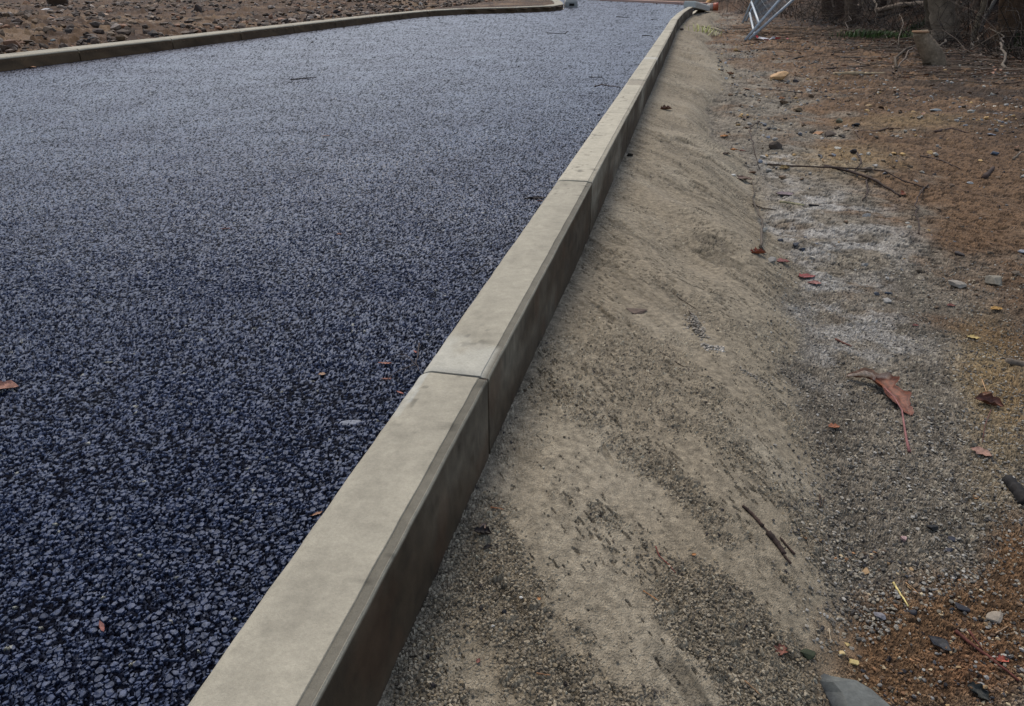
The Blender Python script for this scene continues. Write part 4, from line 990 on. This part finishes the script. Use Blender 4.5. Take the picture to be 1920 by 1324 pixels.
def tangle(name, n, fx, col, L=(.3, 1.2), r=(.0015, .006), label='', cat='brushwood'):
    mb = MB()
    for i in range(n):
        gx, gy = fx(); z_ = gz(gx, gy); a_ = np.array([gx, gy, z_ - .02]); az = random.uniform(0, 6.28); el = random.uniform(-.05, 1.2) ** 1.0
        l_ = random.uniform(*L); dv = np.array([math.cos(az) * math.cos(el), math.sin(az) * math.cos(el), math.sin(el)])
        P_ = wig([a_, a_ + dv * l_ * .5 + (0, 0, .08 * l_), a_ + dv * l_ + (0, 0, -.12 * l_)], 3, .2, i); P_[:, 2] = np.maximum(P_[:, 2], z_ - .03)
        r_ = random.uniform(*r); c_ = np.array(random.choice(col)) * random.uniform(.6, 1.3)
        mb.tube(P_, np.linspace(r_, r_ * .3, len(P_)), 4, c_)
        if random.random() < .5:
            b3 = P_[len(P_) // 2]; d3 = dv + np.array([random.gauss(0, .6) for _ in range(3)]); mb.tube(wig([b3, b3 + d3 * l_ * .35], 3, .2, i), np.linspace(r_ * .5, r_ * .2, 4), 4, c_)
    o = build(name, mb.V, mb.F, M_twig, cols=np.array(mb.c)); o['kind'] = 'stuff'; o['label'] = label; o['category'] = cat
def fx_forest():
    while True:
        gx, gy = random.uniform(4.3, 10), random.uniform(4, 17)
        b2 = sd_bank(np.array([gx]), np.array([gy]))[0]
        if b2 > -.1 and random.random() < math.exp(-b2 / 2.5): return gx, gy
tangle('brushwood', 2600, fx_forest, [(.05, .035, .025), (.07, .05, .035), (.12, .09, .065), (.03, .02, .015), (.025, .017, .012)], label='tangle of dead bramble stems and twigs on the dark wooded bank')
def fx_edge():
    while True:
        gx, gy = random.uniform(2.6, 6), random.uniform(5.5, 12)
        b2 = sd_bank(np.array([gx]), np.array([gy]))[0]
        if -2.2 < b2 < .3 and random.random() < math.exp(-abs(b2) / .9): return gx, gy
def tangle_flat(n):
    mb = MB()
    for i in range(n):
        gx, gy = fx_edge(); l_ = random.uniform(.1, .9) ** 1.3; az = random.uniform(0, 3.14) if i % 2 else random.gauss(0, .5); P_ = []
        for k_ in range(5):
            X_ = gx + math.cos(az) * l_ * (k_ / 4 - .5) + random.gauss(0, .006); Y_ = gy + math.sin(az) * l_ * (k_ / 4 - .5) + random.gauss(0, .006); P_.append((X_, Y_, gz(X_, Y_) + .006 + random.random() * .006))
        r_ = random.uniform(.0012, .0055); mb.tube(P_, np.linspace(r_, r_ * .4, 5), 4, np.array(random.choice([(.05, .035, .025), (.12, .09, .06), (.20, .15, .11), (.09, .05, .03)])))
    o = build('fallen_twigs', mb.V, mb.F, M_twig, cols=np.array(mb.c)); o['kind'] = 'stuff'; o['label'] = 'fallen twigs strewn over the mud at the foot of the bank'; o['category'] = 'twigs'
tangle_flat(750)
# leaf litter, uncountable
def litter(n, fx, label, pal, size=(.02, .05)):
    mb = MB()
    for i in range(n):
        gx, gy = fx(); z_ = gz(gx, gy); L = random.uniform(*size); V, Fs = leaf_mesh('oval', L, random.uniform(.3, 1), i % 40, 4, 2)
        V = V @ rot(random.random() * 6.3, random.uniform(-.5, .5), random.uniform(-.4, .4)).T + np.array([gx, gy, z_ + L * .22]); mb.add(V, Fs, np.array(random.choice(pal)) * random.uniform(.5, 1.3))
    o = build('leaf_litter', mb.V, mb.F, M_leaf, cols=np.array(mb.c)); o['kind'] = 'stuff'; o['label'] = label; o['category'] = 'leaf litter'
litter(2600, fx_forest, 'fallen brown and copper leaves covering the wooded bank', [(.10, .045, .022), (.06, .03, .018), (.18, .075, .03), (.25, .13, .06), (.05, .03, .02)])
def fx_far():
    while True:
        gx, gy = random.uniform(3.2, 6.5), random.uniform(9, 20)
        b2 = sd_bank(np.array([gx]), np.array([gy]))[0]
        if -1.0 < b2 < 3: return gx, gy
litter(350, fx_far, 'scattered leaves and scraps on the brown bank behind the fence', [(.16, .085, .05), (.07, .04, .025), (.24, .15, .09)], (.02, .06))
def fx_edge2():
    while True:
        gx, gy = random.uniform(1.6, 5.5), random.uniform(2.2, 11)
        b2 = sd_bank(np.array([gx]), np.array([gy]))[0]; t_, l_ = lt(gx, gy)
        if b2 < .3 and l_ > .8 and random.random() < math.exp(-abs(b2) / .9): return gx, gy
litter(1500, fx_edge2, 'scattered leaf scraps over the mud below the bank', [(.14, .06, .03), (.09, .05, .03), (.20, .12, .07), (.05, .03, .02), (.04, .025, .018), (.30, .15, .09)], (.012, .05))

def grass(px, py, n, h, spread, cols, label, kind='stuff', name='grass', flat=.5):
    c0 = G(px, py); mb = MB()
    for i in range(n):
        gx = c0[0] + random.gauss(0, spread[0]); gy = c0[1] + random.gauss(0, spread[1]); z_ = gz(gx, gy); az = random.uniform(0, 6.28); hh = h * random.uniform(.5, 1.2); ln = hh * flat * random.uniform(.3, 1.3)
        w_ = hh * .035; dx, dy = math.cos(az) * ln, math.sin(az) * ln; nx, ny = -math.sin(az) * w_, math.cos(az) * w_
        V = [(gx - nx, gy - ny, z_), (gx + nx, gy + ny, z_), (gx + dx * .4 + nx * .8, gy + dy * .4 + ny * .8, z_ + hh * .6), (gx + dx * .4 - nx * .8, gy + dy * .4 - ny * .8, z_ + hh * .6), (gx + dx, gy + dy, z_ + hh * .75)]
        mb.add(V, [(0, 1, 2, 3), (3, 2, 4)], np.array(random.choice(cols)) * random.uniform(.6, 1.3))
    o = build(name, mb.V, mb.F, M_grass, cols=np.array(mb.c)); o['label'] = label; o['category'] = 'grass'
    if kind: o['kind'] = kind
grass(1645, 72, 900, .11, (.20, .16), [(.05, .10, .02), (.08, .13, .03), (.03, .06, .015)], 'patch of dark green grass at the foot of the trees left of the stump')
grass(1728, 52, 200, .12, (.10, .1), [(.03, .07, .02), (.02, .05, .015)], 'small dark green tuft behind the stump')
grass(1322, 60, 60, .10, (.10, .10), [(.45, .50, .08), (.35, .42, .07), (.5, .5, .2)], 'yellow green grass tuft flattened on the sand near the far kerb', kind=None, name='grass_tuft', flat=1.4)
grass(1916, 82, 160, .12, (.1, .1), [(.03, .06, .015), (.02, .04, .01)], 'dark green tuft at the right edge under the trees')

# ------------------------------------------------------------------ leaning mesh fence
def raypt(px, py, Yd): d = ray(px, py); s_ = Yd / d[1]; return d * s_ + np.array([0, 0, H])
def extend(a, b, L): v = b - a; return a + v / np.linalg.norm(v) * L
def fence(nb, nt_, fb, ft, dy, label, rail_n, rail_f):
    A0 = G(*nb); A1 = raypt(nt_[0], nt_[1], A0[1] + dy); A2 = extend(A0, A1, 2.0)
    B0 = G(*fb); B1 = raypt(ft[0], ft[1], B0[1] + dy * .6); B2 = extend(B0, B1, 2.0)
    A0 = A0 + (0, 0, .01); B0 = B0 + (0, 0, .01)
    root = empty('mesh_fence_panel', tuple(A0)); tag(root, label, 'fence panel', 'leaning mesh fence panels')
    R_ = .018
    for a_, b2 in ((A0, A2), (B0, B2)):
        mb = MB(); mb.tube([a_, a_ + (b2 - a_) * .5, b2], R_, 10); mb.build('post', M_galv, root)
    la = A0 + (A2 - A0) * rail_n; lb = B0 + (B2 - B0) * rail_f; mb = MB(); mb.tube([la, (la + lb) / 2, lb + (lb - la) * .02], R_ * .9, 10); mb.build('bottom_rail', M_galv, root)
    ta = A0 + (A2 - A0) * .97; tb = B0 + (B2 - B0) * .97; mb = MB(); mb.tube([ta, (ta + tb) / 2, tb], R_ * .9, 10); mb.build('top_rail', M_galv, root)
    mb = MB()
    nv, nh = 60, 9
    for i in range(1, nv): f_ = i / nv; mb.tube([la + (lb - la) * f_, ta + (tb - ta) * f_], .0016, 4)
    for i in range(1, nh): f_ = i / nh; mb.tube([la + (ta - la) * f_, lb + (tb - lb) * f_], .0016, 4)
    mb.build('wire_mesh', M_wire, root)
fence((1397, 77), (1463, 0), (1392, 45), (1411, 0), .25, 'galvanised mesh fence panel leaning to the right, front one of the pair', .13, .18)
fence((1404, 76), (1488, 0), (1398, 41), (1419, 0), .35, 'galvanised mesh fence panel leaning to the right, rear one of the pair', .05, .08)
# red and white tape at the fence foot
tp_ = [(1411, 70), (1420, 76), (1430, 80), (1440, 79), (1452, 78), (1462, 76), (1470, 75), (1477, 76)]
P = wig([G(*q_) + np.array([0, 0, .012]) for q_ in tp_], 2, .3, 4); V = []; mi = []
for i, p in enumerate(P):
    a_ = i * .9; V += [p + np.array([0, -.012 * math.cos(a_), .014 * abs(math.sin(a_))]), p + np.array([.01, .022 * math.cos(a_), .022 + .01 * math.sin(a_)])]
Fs = [(2 * i, 2 * i + 1, 2 * i + 3, 2 * i + 2) for i in range(len(P) - 1)]; mi = [(i // 2) % 2 for i in range(len(Fs))]
o = build('barrier_tape', V, Fs, None, mats=[M_taper, M_tapew], mi=mi); tag(o, 'torn red and white barrier tape on the ground at the foot of the fence', 'tape')

# concrete fence foot lying at the end of the kerb
a_ = np.array([3.02, 13.95, .135]); b2 = G(1322, 21) + np.array([0, .05, .05])
ev = (b2 - a_); Lb = np.linalg.norm(ev); ev /= Lb; nv_ = np.cross([0, 0, 1.], ev); nv_ /= np.linalg.norm(nv_); uv = np.cross(ev, nv_)
Rm = np.stack([ev, nv_, uv], 1); c0 = (a_ + b2) / 2
root = empty('concrete_fence_foot', (c0[0], c0[1], c0[2] - .06)); tag(root, 'white grey concrete fence foot with dark slots lying at the far end of the kerb', 'fence foot')
mb = MB(); hb, wb = .10, .20
V = []
for z_, ins in ((-.5, 0), (.3, 0), (.5, .012)):
    for sx_, sy_ in ((-1, -1), (1, -1), (1, 1), (-1, 1)): V.append(c0 + Rm @ np.array([sx_ * (Lb / 2 - ins), sy_ * (wb / 2 - ins), z_ * hb]))
mb.add(V, [(3, 2, 1, 0)] + [(i + 4 * k_, (i + 1) % 4 + 4 * k_, (i + 1) % 4 + 4 * k_ + 4, i + 4 * k_ + 4) for k_ in (0, 1) for i in range(4)] + [(8, 9, 10, 11)], (.50, .51, .47)); mb.build('block', M_conc, root, smooth=False)
for f_ in (-.22, .16):
    mb = MB(); mb.box(c0 + Rm @ np.array([f_ * Lb, -.02, hb / 2 + .0005]), (Lb * .12, .10, .006), Rm, (1, 1, 1)); mb.build('slot', M_slot, root, smooth=False)
mb = MB(); mb.box(c0 + Rm @ np.array([Lb / 2 + .0005, 0, -.005]), (.006, .12, .055), Rm); mb.build('slot', M_slot, root, smooth=False)

# fallen orange cone end beside it
p = G(1336, 21); 
root = empty('traffic_cone', tuple(p)); tag(root, 'muddy orange and white traffic cone end lying beside the concrete fence foot', 'traffic cone')
ax = np.array([.9, -.25, .05]); ax /= np.linalg.norm(ax); c1 = p + np.array([-.10, 0, .075])
mb = MB(); mb.tube([c1 + ax * .10, c1 + ax * .20], [.072, .078], 16); mb.build('orange_band', M_orange, root)
mb = MB(); mb.tube([c1 - ax * .02, c1 + ax * .10], [.062, .0715], 16); mb.build('pale_band', mat_plain('dirty_white', (.42, .34, .28), .7), root)
# orange stick leaning behind
twig([[(1322, 14, .0), (1335, 6, .12), (1350, 0, .2)]], 'yellow orange plank leaning on the bank above the traffic cone', 3.6, (.50, .27, .09), name='plank', cat='plank', taper=1.)

# portable post base on the far asphalt
p = G(1071, 14); root = empty('post_base', tuple(p)); tag(root, 'pale tapered post base with two dark legs standing on the far asphalt', 'post base')
mb = MB(); V = []
for z_, hx, hy in ((0, .13, .16), (.10, .12, .15), (.16, .09, .11)):
    for sx_, sy_ in ((-1, -1), (1, -1), (1, 1), (-1, 1)): V.append(p + np.array([sx_ * hx, sy_ * hy + .16, z_]))
mb.add(V, [(3, 2, 1, 0)] + [(i + 4 * k_, (i + 1) % 4 + 4 * k_, (i + 1) % 4 + 4 * k_ + 4, i + 4 * k_ + 4) for k_ in (0, 1) for i in range(4)] + [(8, 9, 10, 11)], (.33, .32, .29)); mb.build('block', M_conc, root, smooth=False)
mb = MB(); mb.box(p + np.array([.01, -.0005, .05]), (.10, .008, .045), None); mb.build('handle_hole', M_slot, root, smooth=False)
for dx in (-.03, .045):
    mb = MB(); mb.tube([p + np.array([dx, .16, .12]), p + np.array([dx, .16, .7]), p + np.array([dx, .16, 1.25])], .018, 8); mb.build('leg', M_rub, root)
mb = MB(); mb.tube([p + np.array([-.05, .16, 1.2]), p + np.array([.065, .16, 1.2])], .016, 8); mb.build('crossbar', M_rub, root)

for o in bpy.data.objects:
    if '_o' in o: del o['_o']

# ------------------------------------------------------------------ light
w = bpy.data.worlds.new('World'); SC.world = w; w.use_nodes = True; nt = w.node_tree
sky = nt.nodes.new('ShaderNodeTexSky'); sky.sky_type = 'NISHITA'; sky.sun_disc = False
EL, AZ = math.radians(55), math.radians(-14)          # from the left, a little ahead
sky.sun_elevation = EL; sky.sun_rotation = AZ; sky.air_density = 1.0; sky.dust_density = 1.5; sky.ozone_density = 2.0
bg = nt.nodes['Background']; bg.inputs[1].default_value = .135
hs2 = nt.nodes.new('ShaderNodeHueSaturation'); hs2.inputs['Saturation'].default_value = .68; nt.links.new(sky.outputs[0], hs2.inputs['Color']); nt.links.new(hs2.outputs[0], bg.inputs[0])
sl = bpy.data.lights.new('sun', 'SUN'); sl.energy = 1.45; sl.angle = math.radians(26); sl.color = (1, .90, .76)
so = bpy.data.objects.new('sun', sl); C.objects.link(so)
so.rotation_euler = (math.pi / 2 - EL, 0, -AZ + math.pi)
sv_ = SC.view_settings; sv_.view_transform = 'Standard'; sv_.look = 'None'; sv_.gamma = 1; sv_.exposure = .52
